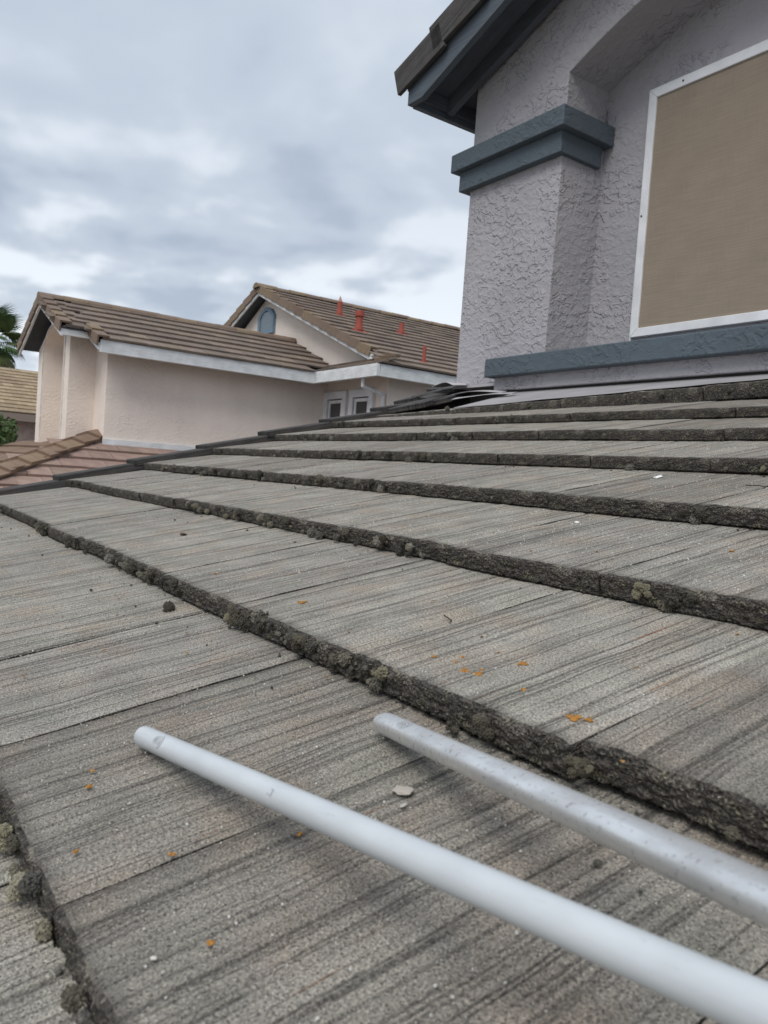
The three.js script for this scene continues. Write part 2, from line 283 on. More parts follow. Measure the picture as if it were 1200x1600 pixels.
const TW = 0.315;
function tileGeo(seed, nx, nz, ny) {
  const w = TW - 0.0012, r = rng(seed), sx = r() * 100, path = [];
  for (let k = 0; k <= nz; k++) { const t = 1 - k / nz; path.push([0, -(0.0045 + Math.pow(t, 1.25) * 0.3955), 0]); }
  path.push([-0.0012, -0.0016, 1], [-0.004, -0.0003, 1]);
  for (let k = 1; k <= ny; k++) path.push([-0.004 - (TH - 0.004) * k / ny, 0, 1]);
  path.push([-TH, -0.05, 2]);
  const pos = [], uv = [], uvm = [], idx = [[], []], C = path.length;
  for (let i = 0; i <= nx; i++) {
    const x = (i / nx - 0.5) * w, lip = fbm(x * 9 + sx, 3.1, 2) * 0.003 + fbm(x * 70 + sx, 7, 2) * 0.0014, chip = Math.max(0, fbm(x * 34 + sx, 11.5, 3) - 0.22) * 0.016;
    const edge = Math.min(i, nx - i) / nx * w, rnd = edge < 0.004 ? 0.0012 : 0;
    for (let c = 0; c < C; c++) {
      let [y, z, kind] = path[c];
      if (kind === 0) { const near = sst(0.03, 0.0, -z); y += fbm(x * 14 + sx, z * 9, 3) * 0.0018 - rnd - near * (chip * 0.5 + Math.max(0, fbm(x * 90 + sx, z * 90, 2)) * 0.0016); z += lip * near; }
      else if (kind === 1) { const d = -y / TH; z += lip * (1 - 0.3 * d) - chip * sst(0.5, 0, d) + fbm(x * 105 + sx, y * 170 + 5, 4) * 0.0042 * sst(0, 0.12, d + 0.04) + fbm(x * 26 + sx, y * 190, 2) * 0.0016; if (c === C - 2) { y += fbm(x * 50 + sx, 2, 2) * 0.0018; } y -= chip * 0.5 * (1 - d) + (d < 0.2 ? Math.max(0, fbm(x * 90 + sx, 0, 2)) * 0.0016 : 0); }
      pos.push(x, y, z); uv.push(x / 0.32 + 0.5 + (seed % 7) * 0.137, -z / 0.4); uvm.push(x + sx, y + (kind === 2 ? 0.01 : 0));
    }
  }
  for (let i = 0; i < nx; i++) for (let c = 0; c < C - 1; c++) { const a = i * C + c, b = a + C, k = path[c][2] === 0 && path[c + 1][2] === 0 ? 0 : 1; idx[k].push(a, a + 1, b, b, a + 1, b + 1); }
  // sides
  const top0 = pos.length / 3;
  for (const i of [0, nx]) for (let c = 0; c < C; c++) for (const q of [0, 1]) { const a = (i * C + c) * 3; pos.push(pos[a], q ? -TH * (path[c][2] === 2 ? 1 : 1) : pos[a + 1], pos[a + 2]); uv.push(0, 0); uvm.push(pos[a + 2], q ? -TH : pos[a + 1]); }
  for (let s = 0; s < 2; s++) for (let c = 0; c < C - 2; c++) { const a = top0 + (s * C + c) * 2; if (s) idx[1].push(a, a + 1, a + 2, a + 2, a + 1, a + 3); else idx[1].push(a, a + 2, a + 1, a + 2, a + 3, a + 1); }
  const g = new THREE.BufferGeometry(), useButt = new Set(idx[1]);
  // the two materials take different uv: give the butt its own vertices
  const P2 = pos.slice(), U2 = uv.slice(), mapTo = new Map();
  for (const v of useButt) { mapTo.set(v, P2.length / 3); P2.push(pos[v * 3], pos[v * 3 + 1], pos[v * 3 + 2]); U2.push(uvm[v * 2], uvm[v * 2 + 1]); }
  const I1 = idx[1].map(v => mapTo.get(v));
  g.setAttribute('position', new THREE.Float32BufferAttribute(P2, 3)); g.setAttribute('uv', new THREE.Float32BufferAttribute(U2, 2)); g.setIndex([...idx[0], ...I1]);
  g.addGroup(0, idx[0].length, 0); g.addGroup(idx[0].length, I1.length, 1); g.computeVertexNormals(); return g;
}
const G_NEAR = [1, 2, 3, 4].map(s => tileGeo(s * 17, 110, 26, 12)), G_FAR = [5, 6, 7, 8].map(s => tileGeo(s * 17, 40, 8, 6));
{
  const r = rng(2024), START = { '-3': -0.1, '-2': -0.31, '-1': -0.52, 0: -0.398, 1: -0.649, 2: -0.743, 3: -0.62, 4: -0.8, 5: -0.66, 6: -0.75 };
  for (let k = -3; k <= 6; k++) {
    const j0 = START[k], first = j0 - Math.floor((j0 - RAKEX - 0.02) / TW) * TW;
    let edges = [RAKEX + 0.02]; for (let x = first; x < 1.2; x += TW) if (x - edges[edges.length - 1] > 0.05) edges.push(x); edges.push(1.2);
    for (let i = 0; i + 1 < edges.length; i++) {
      const a = edges[i], b = edges[i + 1], cx = (a + b) / 2, near = k <= 2 && cx > -1.9 && cx < 0.3;
      const m = shade(new THREE.Mesh((near ? G_NEAR : G_FAR)[Math.floor(r() * 4)], [TILE_TOP[Math.floor(r() * 12)], BUTT])); m.name = 'roof_tile';
      let ds = (r() - 0.5) * 0.011, dy = (r() - 0.5) * 0.0016, yaw = (r() - 0.5) * 0.01, roll = (r() - 0.5) * 0.004;
      if (k === -1) ds -= 0.022; const lift = k === 6 ? clamp(cx, -3.4, -0.9) : 0; if (k === 6) { ds = 0.1 * (lift + 2.9); yaw = 0.1; roll = 0.015; dy = (lift + 2.4) * 0.015; }
      if (k === 0 && a > -0.41 && a < -0.38) { ds = 0.013; dy = 0.002; yaw = 0.035; roll = 0.006; }
      if (k === 0 && b > -0.41 && b < -0.38) { ds = -0.002; yaw = -0.008; }
      const P = roofAt(cx + (k === 0 && a > -0.41 && a < -0.38 ? 0.004 : 0), k * EXP + ds, dy);
      m.position.copy(P); m.rotation.set(TILT, 0, 0); m.quaternion.multiply(new THREE.Quaternion().setFromEuler(new THREE.Euler(0, yaw, roll))); m.scale.x = (b - a - r() * 0.0035) / TW; if (k === 6) m.scale.y = 1.95;
      lowerRoof.add(m);
    }
  }
  // gable edge tiles up the left side of the roof
  const gr = rakeGeo(0.43, 0.034, 0.115, 0.17, 1, 0.024), rk = rng(5);
  for (let k = -3; k <= 7; k++) {
    const m = shade(new THREE.Mesh(gr, TILE_DARK[Math.floor(rk() * 4)])); m.name = 'gable_tile';
    const P = roofAt(RAKEX, k * EXP - 0.03 + (rk() - 0.5) * 0.03, -0.036 + (rk() - 0.5) * 0.006), yaw = (rk() - 0.5) * 0.03;
    put(m, basis(P, v3(-1, 0, 0), SN, SV).multiply(new THREE.Matrix4().makeRotationY(yaw))); lowerRoof.add(m);
  }
  // loose cut tiles and bent flashing where the roof edge runs past the corner of the wall
  const cut = (x, z, y, w, l, rx, ry, rz, dark) => { const g = new RoundedBoxGeometry(w, 0.03, l, 2, 0.006); const m = shade(new THREE.Mesh(uvbox(g), dark ? TILE_DARK[1] : TILE_DARK[0])); m.name = 'cut_tile'; m.position.set(x, y, z); m.rotation.set(rx, ry, rz); lowerRoof.add(m); };
  cut(-3.5, -2.6, 0.425, 0.26, 0.26, 0.3, 0.35, 0.05, 0); cut(-3.63, -2.86, 0.52, 0.2, 0.28, 0.33, -0.12, -0.08, 1); cut(-3.42, -2.7, 0.455, 0.18, 0.2, 0.27, 0.7, 0.1, 1); cut(-3.74, -2.8, 0.5, 0.16, 0.3, 0.31, 0.16, 0.06, 0); cut(-3.72, -3.08, 0.6, 0.24, 0.34, 0.3, 0.05, -0.05, 1);
  const ribbon = (pts, w) => { const c = new THREE.CatmullRomCurve3(pts.map(p => v3(...p))), n = 24, pos = [], idx = []; for (let i = 0; i <= n; i++) { const p = c.getPoint(i / n), k = 0.6 + 0.4 * Math.sin(i / n * 3); for (const q of [[-1, 0], [1, 0], [1, -0.003], [-1, -0.003]]) pos.push(p.x, p.y + q[1] + (q[0] > 0 ? 0.012 : 0), p.z + q[0] * w * k * -0.5); } for (let i = 0; i < n; i++) for (let e = 0; e < 4; e++) { const a = i * 4 + e, b = i * 4 + (e + 1) % 4; idx.push(a, b, a + 4, b, b + 4, a + 4); } const g = new THREE.BufferGeometry(); g.setAttribute('position', new THREE.Float32BufferAttribute(pos, 3)); g.setIndex(idx); g.computeVertexNormals(); return uvbox(g); };
  const f = (pts, w) => { const m = shade(new THREE.Mesh(ribbon(pts, w), LEAD)); m.name = 'bent_flashing'; lowerRoof.add(m); };
  f([[-3.48, 0.485, -2.78], [-3.3, 0.505, -2.79], [-3.14, 0.5, -2.77], [-2.95, 0.48, -2.74]], 0.06); f([[-3.25, 0.45, -2.66], [-3.12, 0.462, -2.69], [-2.98, 0.468, -2.7], [-2.85, 0.468, -2.72]], 0.05); f([[-3.66, 0.56, -2.86], [-3.5, 0.575, -2.86], [-3.4, 0.55, -2.82]], 0.14);
  // sheet apron between the last course and the low wall
  const fp = [], fi = [], F0 = x => { const l = clamp(x, -3.4, -0.9); return roofAt(x, 6 * EXP + 0.1 * (l + 2.9) + 0.022, (l + 2.4) * 0.015 + 0.005); };
  for (let i = 0; i <= 24; i++) { const x = -2.98 + i * 0.132, a = F0(x), w = pn(x * 5, 2.2) * 0.004; for (const q of [[a.y + w, a.z], [0.492 + w * 0.5, -2.832], [0.498, -2.846], [0.495, -2.849], [0.488 + w * 0.5, -2.834], [a.y - 0.003 + w, a.z]]) fp.push(x, ...q); }
  for (let i = 0; i < 24; i++) for (let c = 0; c < 6; c++) { const a = i * 6 + c, b = i * 6 + (c + 1) % 6; fi.push(a, a + 6, b, b, a + 6, b + 6); }
  const fg = new THREE.BufferGeometry(); fg.setAttribute('position', new THREE.Float32BufferAttribute(fp, 3)); fg.setIndex(fi); fg.computeVertexNormals();
  const fl = shade(new THREE.Mesh(uvbox(fg), std({ map: rough, color: lin(0.4, 0.385, 0.39), roughness: 0.6 }))); fl.name = 'apron_flashing'; lowerRoof.add(fl);
}
// walls under and behind
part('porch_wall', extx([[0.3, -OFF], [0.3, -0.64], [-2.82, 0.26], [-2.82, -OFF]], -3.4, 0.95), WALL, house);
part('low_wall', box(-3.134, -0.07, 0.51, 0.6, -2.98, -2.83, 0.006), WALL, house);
part('base_wall', box(-3.12, -0.08, -0.2, 0.52, -2.978, -2.852), DECK, house);
part('window_sill', box(-3.163, -0.04, 0.578, 0.676, -3.2, -2.78, 0.008), TRIM, house);
const GM = 0.37, boardY = x => 2.172 + GM * ((x < -1.6 ? x : -3.2 - x) + 3.64);
{ // front wall with the arched recess; its top follows the gable
  const s = shapeOf([[-3.55, 0.566], [0.35, 0.566], [0.35, boardY(-3.55) + 0.11], [-1.6, boardY(-1.6) + 0.11], [-3.55, boardY(-3.55) + 0.11]]);
  const h = new THREE.Path(), R = 2.767, cy = -0.378, a0 = Math.atan2(2.095 - cy, -1.24), a1 = Math.atan2(2.095 - cy, 1.24);
  h.moveTo(-2.86, 0.6); h.lineTo(-2.84, 2.095); for (let i = 1; i <= 40; i++) { const a = a0 + (a1 - a0) * i / 40; h.lineTo(-1.6 + R * Math.cos(a), cy + R * Math.sin(a)); } h.lineTo(-0.34, 0.6); h.closePath(); s.holes.push(h);
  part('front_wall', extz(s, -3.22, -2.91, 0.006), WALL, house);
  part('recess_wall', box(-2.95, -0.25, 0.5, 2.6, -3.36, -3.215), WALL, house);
  part('weep_screed', box(-3.56, -3.13, 0.552, 0.567, -3.2, -2.9), LEAD, house);
  part('base_wall', box(-3.5, 0.3, -OFF, 0.555, -3.3, -2.985), DECK, house);
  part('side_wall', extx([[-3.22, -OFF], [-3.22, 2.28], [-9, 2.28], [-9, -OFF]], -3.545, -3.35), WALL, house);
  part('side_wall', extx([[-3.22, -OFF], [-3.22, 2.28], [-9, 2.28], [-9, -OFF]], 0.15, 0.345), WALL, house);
  part('rear_wall', extz([[-3.55, -OFF], [0.35, -OFF], [0.35, 2.3], [-1.6, 3.0], [-3.55, 2.3]], -9.2, -9.0), WALL, house);
}
for (const sgn of [1, -1]) { // two-step mouldings round both piers
  const X = x => sgn > 0 ? x : -3.2 - x, bx = (a, b, ...q) => box(Math.min(X(a), X(b)), Math.max(X(a), X(b)), ...q);
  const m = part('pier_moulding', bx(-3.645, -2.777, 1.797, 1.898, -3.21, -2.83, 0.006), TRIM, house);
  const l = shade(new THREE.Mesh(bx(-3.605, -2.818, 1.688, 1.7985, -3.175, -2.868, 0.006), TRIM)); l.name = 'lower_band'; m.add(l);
}
{ // window with a sun screen
  const wx0 = -2.56, wx1 = -0.64, y0 = 0.79, y1 = 1.995, z = -3.2155, fw = 0.042;
  const w = part('window', box(wx0 + 0.02, wx1 - 0.02, y0 + 0.02, y1 - 0.02, z, z + 0.004), GLASS, house);
  const sub = (n, g, m) => { const o = shade(new THREE.Mesh(g, m)); o.name = n; w.add(o); return o; };
  const rail = (pts) => extz(pts, z + 0.001, z + 0.026, 0.003);
  sub('frame_rail', rail([[wx0, y0], [wx0 + fw, y0 + fw], [wx0 + fw, y1 - fw], [wx0, y1]]), WHITE); sub('frame_rail', rail([[wx1, y0], [wx1, y1], [wx1 - fw, y1 - fw], [wx1 - fw, y0 + fw]]), WHITE);
  sub('frame_rail', rail([[wx0 + 0.0006, y1], [wx0 + fw + 0.0006, y1 - fw], [wx1 - fw - 0.0006, y1 - fw], [wx1 - 0.0006, y1]]), WHITE); sub('frame_rail', rail([[wx0 + 0.0006, y0], [wx1 - 0.0006, y0], [wx1 - fw - 0.0006, y0 + fw], [wx0 + fw + 0.0006, y0 + fw]]), WHITE);
  sub('frame_flange', extz([[wx0 - 0.014, y0 - 0.014], [wx0 - 0.003, y0 - 0.014], [wx0 - 0.003, y1 + 0.003], [wx1 + 0.003, y1 + 0.003], [wx1 + 0.003, y0 - 0.014], [wx1 + 0.014, y0 - 0.014], [wx1 + 0.014, y1 + 0.014], [wx0 - 0.014, y1 + 0.014]], z - 0.002, z + 0.012, 0.002), WHITE);
  sub('sun_screen', box(wx0 + fw - 0.004, wx1 - fw + 0.004, y0 + fw - 0.004, y1 - fw + 0.004, z + 0.006, z + 0.016), SCREEN);
  const sg = new THREE.CylinderGeometry(0.0045, 0.0045, 0.004, 14).rotateX(Math.PI / 2), sm = std({ color: lin(0.03, 0.03, 0.03), roughness: 0.4, metalness: 0.6 });
  for (const [x, y] of [[-2.372, y1 - 0.018], [wx0 + 0.012, 1.385], [-1.6, y0 + 0.02]]) sub('screw', sg.clone().translate(x, y, z + 0.027), sm);
}
{ // upper roof: gable facing the front
  const zf = -2.6, zb = -9.3, deck = d => [[-3.8, boardY(-3.8) + d], [-1.6, boardY(-1.6) + d], [0.6, boardY(-3.8) + d], [0.6, boardY(-3.8) + d + 0.03], [-1.6, boardY(-1.6) + d + 0.03], [-3.8, boardY(-3.8) + d + 0.03]];
  const up = part('upper_roof', extz(deck(0.13), zb, zf + 0.005), SOFFIT, house);
  const sub = (n, g, m) => { const o = shade(new THREE.Mesh(g, m)); o.name = n; up.add(o); return o; };
  for (const sgn of [1, -1]) {
    const X = x => sgn > 0 ? x : -3.2 - x, P = a => { const q = a.map(([x, y]) => [X(x), y]); return sgn > 0 ? q : q.reverse(); };
    const yb = boardY;
    sub('gable_board', extz(P([[-3.798, 2.163], [-3.665, 2.163], [-1.601, yb(-1.601)], [-1.601, yb(-1.601) + 0.129], [-3.798, yb(-3.798) + 0.129]]), zf - 0.038, zf, 0.003), BOARD);
    sub('eave_board', box(Math.min(X(-3.802), X(-3.764)), Math.max(X(-3.802), X(-3.764)), 2.158, 2.258, zb, zf - 0.04, 0.003), BOARD);
    sub('eave_strip', box(Math.min(X(-3.762), X(-3.735)), Math.max(X(-3.762), X(-3.735)), 2.19, 2.26, zb, zf - 0.042), SOFFIT);
    for (let q = 0; q < 10; q++) { const z = -2.845 - q * 0.6; sub('rafter', extz(P([[-3.733, yb(-3.733) + 0.03], [-1.61, yb(-1.61) + 0.03], [-1.61, yb(-1.61) + 0.1285], [-3.733, yb(-3.733) + 0.1285]]), z - 0.04, z, 0.002), SOFFIT); }
    // gable tiles, one a course
    const ang = Math.atan(GM), V = v3(Math.cos(ang) * sgn, Math.sin(ang), 0), N = v3(-Math.sin(ang) * sgn, Math.cos(ang), 0), g = rakeGeo(0.43, 0.035, 0.15, 0.165, sgn > 0 ? -1 : 1, 0.035);
    for (let k = 0; k < 7; k++) {
      const x = -3.885 + k * 0.34 * Math.cos(ang), m = shade(new THREE.Mesh(g, TILE_DARK[(k * 3 + (sgn > 0 ? 0 : 1)) % 4])); m.name = 'gable_tile';
      put(m, basis(v3(X(x), yb(x) + 0.235, zf + 0.012), v3(0, 0, 1), N, sgn > 0 ? V.clone().negate() : V)); up.add(m);
    }
    const t = sub('roof_tiles', tileSheet(v3(X(-3.87), yb(-3.87) + 0.175, sgn > 0 ? zb : zf - 0.13), V, N, 6.5, 2.45, null, 8, [[0.12, 0.11, 0.105], [0.15, 0.14, 0.13]]), NTILES); t.userData.kind = 'stuff';
  }
}

// ================================================================== neighbour's house
const nb = thing('neighbour_house', 'beige stucco house with brown tile roofs, white fascia and orange vent pipes', 'house', [-12, 0, -6]);
{
  const c = Math.cos(Math.atan(0.39)), s = Math.sin(Math.atan(0.39)), VR = v3(-c, s, 0), NR = v3(s, c, 0), VL = v3(c, s, 0), NL = v3(-s, c, 0), VF = v3(0, s, -c), NF = v3(0, c, s);
  const pal = [[0.2, 0.152, 0.12], [0.22, 0.168, 0.132], [0.18, 0.138, 0.11], [0.235, 0.18, 0.135]];
  const rnd = rng(314);
  const RX = -13.05, EY = 1.60, yR = x => EY + 0.39 * (-11 - x);   // main slope, plane through the eave at x = -11
  const ridgeY = yR(RX);
  // walls
  part('main_wall', box(-15.0, -11.42, -OFF, 1.62, -6.6, -3.0), NWALL, nb);
  { // bay wall with arched niche towards the front
    const sh = shapeOf([[-14.25, -OFF], [-12.02, -OFF], [-12.02, 1.82], [RX, 2.2], [-14.25, 1.75]]), h = new THREE.Path();
    h.moveTo(-13.82, -0.4); h.lineTo(-13.82, 1.68); for (let i = 1; i < 16; i++) { const a = Math.PI - i / 16 * Math.PI; h.lineTo(-13.08 + 0.74 * Math.cos(a), 1.68 + 0.36 * Math.sin(a)); } h.lineTo(-12.34, 1.68); h.lineTo(-12.34, -0.4); h.closePath(); sh.holes.push(h);
    part('bay_wall', extz(sh, -3.02, -2.62), NWALL, nb);
    const nt = std({ map: rough, color: lin(0.8, 0.76, 0.72) });
    part('niche_trim', box(-13.85, -13.825, -0.2, 1.68, -2.628, -2.6), nt, nb); part('niche_trim', box(-12.33, -12.29, -0.2, 1.8, -2.628, -2.6), nt, nb);
    part('niche_trim', extz((() => { const o = [], q = []; for (let i = 0; i <= 16; i++) { const a = Math.PI - i / 16 * Math.PI; o.push([-13.08 + 0.77 * Math.cos(a), 1.681 + 0.39 * Math.sin(a)]); q.unshift([-13.08 + 0.742 * Math.cos(a), 1.681 + 0.362 * Math.sin(a)]); } return [...o, ...q]; })(), -2.628, -2.601), nt, nb);
  }
  // main roof
  const roof = part('main_roof', extz([[-14.9, yR(-11.2) - 0.03], [-14.9, yR(-11.2)], [RX, ridgeY], [-11.02, EY], [-11.02, EY - 0.03], [RX, ridgeY - 0.03]].reverse(), -6.74, -2.77), SOFFIT, nb);
  const sub = (p, n, g, m) => { const o = shade(new THREE.Mesh(g, m)); o.name = n; p.add(o); return o; };
  sub(roof, 'bay_deck', extz([[-14.62, yR(-11.48) - 0.03], [-14.62, yR(-11.48)], [RX, ridgeY - 0.002], [-11.46, yR(-11.46) - 0.002], [-11.46, yR(-11.46) - 0.03], [RX, ridgeY - 0.032]].reverse(), -2.775, -2.38), SOFFIT);
  const E = v3(-10.97, EY + 0.005, -2.8);
  sub(roof, 'roof_tiles', tileSheet(E, VR, NR, 4.0, 2.28, p => p.z > -6.18 || p.x < -11.1, 21, pal), NTILES).userData.kind = 'stuff';
  sub(roof, 'roof_tiles', tileSheet(v3(-11.43, yR(-11.43) + 0.005, -2.42), VR, NR, 0.6, 1.8, p => p.z > -2.86, 22, pal), NTILES).userData.kind = 'stuff';
  sub(roof, 'roof_tiles', tileSheet(v3(-14.65, yR(-11.45) + 0.005, -6.7), VL, NL, 4.3, 1.7, null, 23, pal), NTILES).userData.kind = 'stuff';
  // ridge tiles
  const rg = new THREE.CylinderGeometry(0.125, 0.105, 0.44, 10, 1, false, 0, Math.PI).rotateZ(Math.PI / 2).rotateY(Math.PI / 2); // half round along z, wider end forward
  const ridge = (parent, x, y, z0, z1) => { for (let z = z0, k = 0; z > z1; z -= 0.36, k++) { const m = sub(parent, 'ridge_tile', rg, NTILE[Math.floor(rnd() * 4)]); m.position.set(x + (rnd() - 0.5) * 0.02, y + (rnd() - 0.5) * 0.012, z - 0.2); m.rotation.x = 0.035; m.scale.y = 0.75; } };
  ridge(roof, RX, ridgeY + 0.0, -2.36, -6.7);
  const fascia = (n, g) => sub(roof, n, g, NFASCIA);
  fascia('gutter', box(-11.05, -10.985, 1.44, 1.615, -6.12, -2.78, 0.006));
  fascia('bay_fascia', box(-11.52, -11.465, yR(-11.48) - 0.12, yR(-11.48) + 0.0, -2.78, -2.39));
  const board = (x0, x1, z, up, m = 0.39, sgn = 1, at = yR) => { const A = at(x0), B = at(x1); return extz([[x0, A - 0.03 - up], [x1, B - 0.03 - up], [x1, B - 0.032], [x0, A - 0.032]].sort(() => 0), z - 0.03, z); };
  const yL = x => yR(2 * RX - x);
  fascia('gable_board', board(-11.46, RX, -2.366, 0.1).scale(1, 1, 1)); fascia('gable_board', board(-14.62, RX, -2.366, 0.1, 0.39, 1, yL)); fascia('gable_board', board(-11.0, -11.46, -2.755, 0.1));
  const rkR = rakeGeo(0.38, 0.03, 0.16, 0.15, 1, 0.03), rkL = rakeGeo(0.38, 0.03, 0.16, 0.15, -1, 0.03);
  const rake = (parent, xa, n, z, at, right) => { for (let k = 0; k < n; k++) { const x = xa + (right ? -1 : 1) * k * 0.34 * c, m = sub(parent, 'gable_tile', right ? rkR : rkL, NTILE[Math.floor(rnd() * 4)]); put(m, basis(v3(x, at(x) + 0.025 + rnd() * 0.008, z), v3(0, 0, 1), right ? NR : NL, right ? VR : VL.clone().negate())); } };
  rake(roof, -11.42, 5, -2.365, yR, true); rake(roof, -14.66, 5, -2.365, yL, false); rake(roof, -10.95, 2, -2.75, yR, true);

  // wing with the large gable
  const WX = -14.15, wy = x => 1.62 + 0.39 * (-9.24 - x), WE = -9.24, wl = x => wy(2 * WX - x), WR = wy(WX);
  part('wing_wall', box(-18.6, -9.62, -OFF, 1.64, -16, -6.6), NWALL, nb);
  part('gable_wall', extz([[-18.0, 1.6], [-9.9, 1.6], [WX, WR - 0.06]], -7.0, -6.76), NWALL, nb);
  const wr = part('wing_roof', extz([[WE - 0.02, 1.62], [WE - 0.02, 1.59], [WX, WR - 0.03], [-19.06, 1.59], [-19.06, 1.62], [WX, WR]].reverse(), -16.5, -6.52), SOFFIT, nb);
  sub(wr, 'roof_tiles', tileSheet(v3(WE + 0.03, 1.625, -6.2), VR, NR, 10, 5.15, p => p.z < -6.56 || p.x > -9.9 && p.z < -6.18 - Math.max(0, WE - p.x) * 0.9, 31, pal), NTILES).userData.kind = 'stuff';
  sub(wr, 'roof_tiles', tileSheet(v3(-19.09, 1.625, -16.4), VL, NL, 9.8, 5.15, null, 32, pal), NTILES).userData.kind = 'stuff';
  ridge(wr, WX, WR, -6.44, -16.3);
  rake(wr, -9.98, 13, -6.49, wy, true); rake(wr, -18.9, 15, -6.49, wl, false);
  const wf = (n, g) => sub(wr, n, g, NFASCIA);
  wf('gable_board', board(-9.95, WX, -6.492, 0.11, 0, 0, wy)); wf('gable_board', board(-19.0, WX, -6.492, 0.11, 0, 0, wl));
  wf('gutter', box(-11.05, -9.24, 1.45, 1.628, -6.185, -6.12, 0.006)); wf('gutter', box(-9.305, -9.24, 1.451, 1.629, -16.4, -6.19, 0.006));
  // skirt of tiles at the foot of the gable wall
  sub(wr, 'skirt_deck', extx([[-6.16, 1.6], [-6.775, 1.84], [-6.775, 1.6]], -11.5, -9.92), SOFFIT);
  sub(wr, 'roof_tiles', tileSheet(v3(-11.6, 1.625, -6.15), VF, NF, 2.4, 0.66, p => p.x < -9.3 - Math.max(0, -6.18 - p.z) * 0.9 && p.x > -11.1 - Math.max(0, -6.18 - p.z), 33, pal), NTILES).userData.kind = 'stuff';
  const hg = wedge(0.2, 0.36, 0.05);
  for (let k = 0; k < 3; k++) { const d = v3(-1, 0.39, -1).normalize(), n = v3(0.27, 1, 0.27).normalize(), m = sub(wr, 'hip_tile', hg, NTILE[3 - k % 2]); n.addScaledVector(d, -n.dot(d)).normalize(); put(m, basis(v3(-9.26 - k * 0.2, 1.65 + k * 0.08, -6.2 - k * 0.2), v3().crossVectors(d, n), n, d.clone().negate())); }
  // louvre in the gable
  { const L = [[-14.55, 2.68], [-13.85, 2.68], [-13.85, 3.02], [-13.98, 3.15], [-14.2, 3.21], [-14.42, 3.15], [-14.55, 3.02]], sh = shapeOf(L), h = new THREE.Path(); L.map(([x, y]) => [-14.2 + (x + 14.2) * 0.74, 2.93 + (y - 2.93) * 0.76]).forEach((p, i) => i ? h.lineTo(...p) : h.moveTo(...p)); h.closePath(); sh.holes.push(h);
    const v = part('gable_vent', extz(sh, -6.762, -6.7), LOUVER, nb);
    for (let k = 0; k < 7; k++) { const y = 2.76 + k * 0.055, o = sub(v, 'louvre_blade', new THREE.BoxGeometry(0.5, 0.05, 0.012), std({ color: lin(0.42, 0.5, 0.56) })); o.position.set(-14.2, y, -6.735); o.rotation.x = 0.6; } }
  // vent pipes
  const pipe = (x, z, r, h, cap, label) => {
    const y = wy(x); const m = part('vent_pipe', merge([new THREE.CylinderGeometry(r, r * 1.05, h + 0.12, 18).translate(x, y + h / 2 - 0.03, z), new THREE.CylinderGeometry(r * 1.06, r * 1.3, 0.1, 18).translate(x, y + 0.09, z), new THREE.BoxGeometry(r * 4, 0.015, r * 4).rotateZ(-0.372).translate(x + 0.02, y + 0.035, z)]), ORANGE, nb); m.userData.label = label;
    if (cap) sub(m, 'vent_cap', cap === 2 ? new THREE.CylinderGeometry(r * 1.35, r * 1.35, 0.09, 18).translate(x, y + h + 0.06, z) : new THREE.ConeGeometry(r * 0.9, 0.12, 16).translate(x, y + h + 0.09, z), cap === 2 ? ORANGE : std({ color: lin(0.4, 0.22, 0.16) }));
  };
  pipe(-12.7, -7.49, 0.047, 0.24, 1, 'orange vent pipe with a pointed cap nearest the ridge'); pipe(-11.39, -7.12, 0.06, 0.26, 2, 'wide red vent pipe with a flared cap'); pipe(-11.96, -8.41, 0.045, 0.2, 0, 'short red vent pipe farthest back on the slope'); pipe(-9.72, -7.3, 0.026, 0.26, 0, 'thin red vent pipe low near the gutter');
  // windows under the wing eave
  for (const [x0, x1] of [[-11.42, -10.72], [-10.62, -9.94]]) {
    const z = -6.6, y0 = 0.1, y1 = 1.37, w = part('window', box(x0 + 0.1, x1 - 0.1, y0, y1 - 0.1, z - 0.02, z + 0.012), GLASS, nb);
    const fr = shapeOf([[x0, y0], [x1, y0], [x1, y1], [x0, y1]]), h = new THREE.Path(); [[x0 + 0.11, y0 + 0.11], [x0 + 0.11, y1 - 0.12], [x1 - 0.11, y1 - 0.12], [x1 - 0.11, y0 + 0.11]].forEach((p, i) => i ? h.lineTo(...p) : h.moveTo(...p)); h.closePath(); fr.holes.push(h);
    sub(w, 'frame', extz(fr, z + 0.001, z + 0.06, 0.004), WHITE);
    const fi = shapeOf([[x0 + 0.13, y0 + 0.13], [x1 - 0.13, y0 + 0.13], [x1 - 0.13, y1 - 0.14], [x0 + 0.13, y1 - 0.14]]), hi = new THREE.Path(); [[x0 + 0.18, y0 + 0.18], [x0 + 0.18, y1 - 0.19], [x1 - 0.18, y1 - 0.19], [x1 - 0.18, y0 + 0.18]].forEach((p, i) => i ? hi.lineTo(...p) : hi.moveTo(...p)); hi.closePath(); fi.holes.push(hi);
    sub(w, 'sash', extz(fi, z + 0.0125, z + 0.03), WHITE);
  }
  part('downspout', merge([[[-9.72, 1.5, -6.215], [-9.72, 1.34, -6.215]], [[-9.72, 1.345, -6.215], [-9.67, 1.25, -6.56]], [[-9.67, 1.255, -6.56], [-9.67, -OFF, -6.56]]].map(([a, b]) => new THREE.TubeGeometry(new THREE.LineCurve3(v3(...a), v3(...b)), 1, 0.028, 12)).concat([new THREE.SphereGeometry(0.0283, 12, 10).translate(-9.72, 1.343, -6.215), new THREE.SphereGeometry(0.0283, 12, 10).translate(-9.67, 1.252, -6.56)])), WHITE, nb);

  // low garage roof in front of it, hipped at the corner
  const GX = -11.42, GY = 0.2, gy = x => GY - 0.39 * (x - GX), ex = -8.6;
  const gp = (x, y, z) => [x, y, z], hz = x => -2.68 + (x - GX);
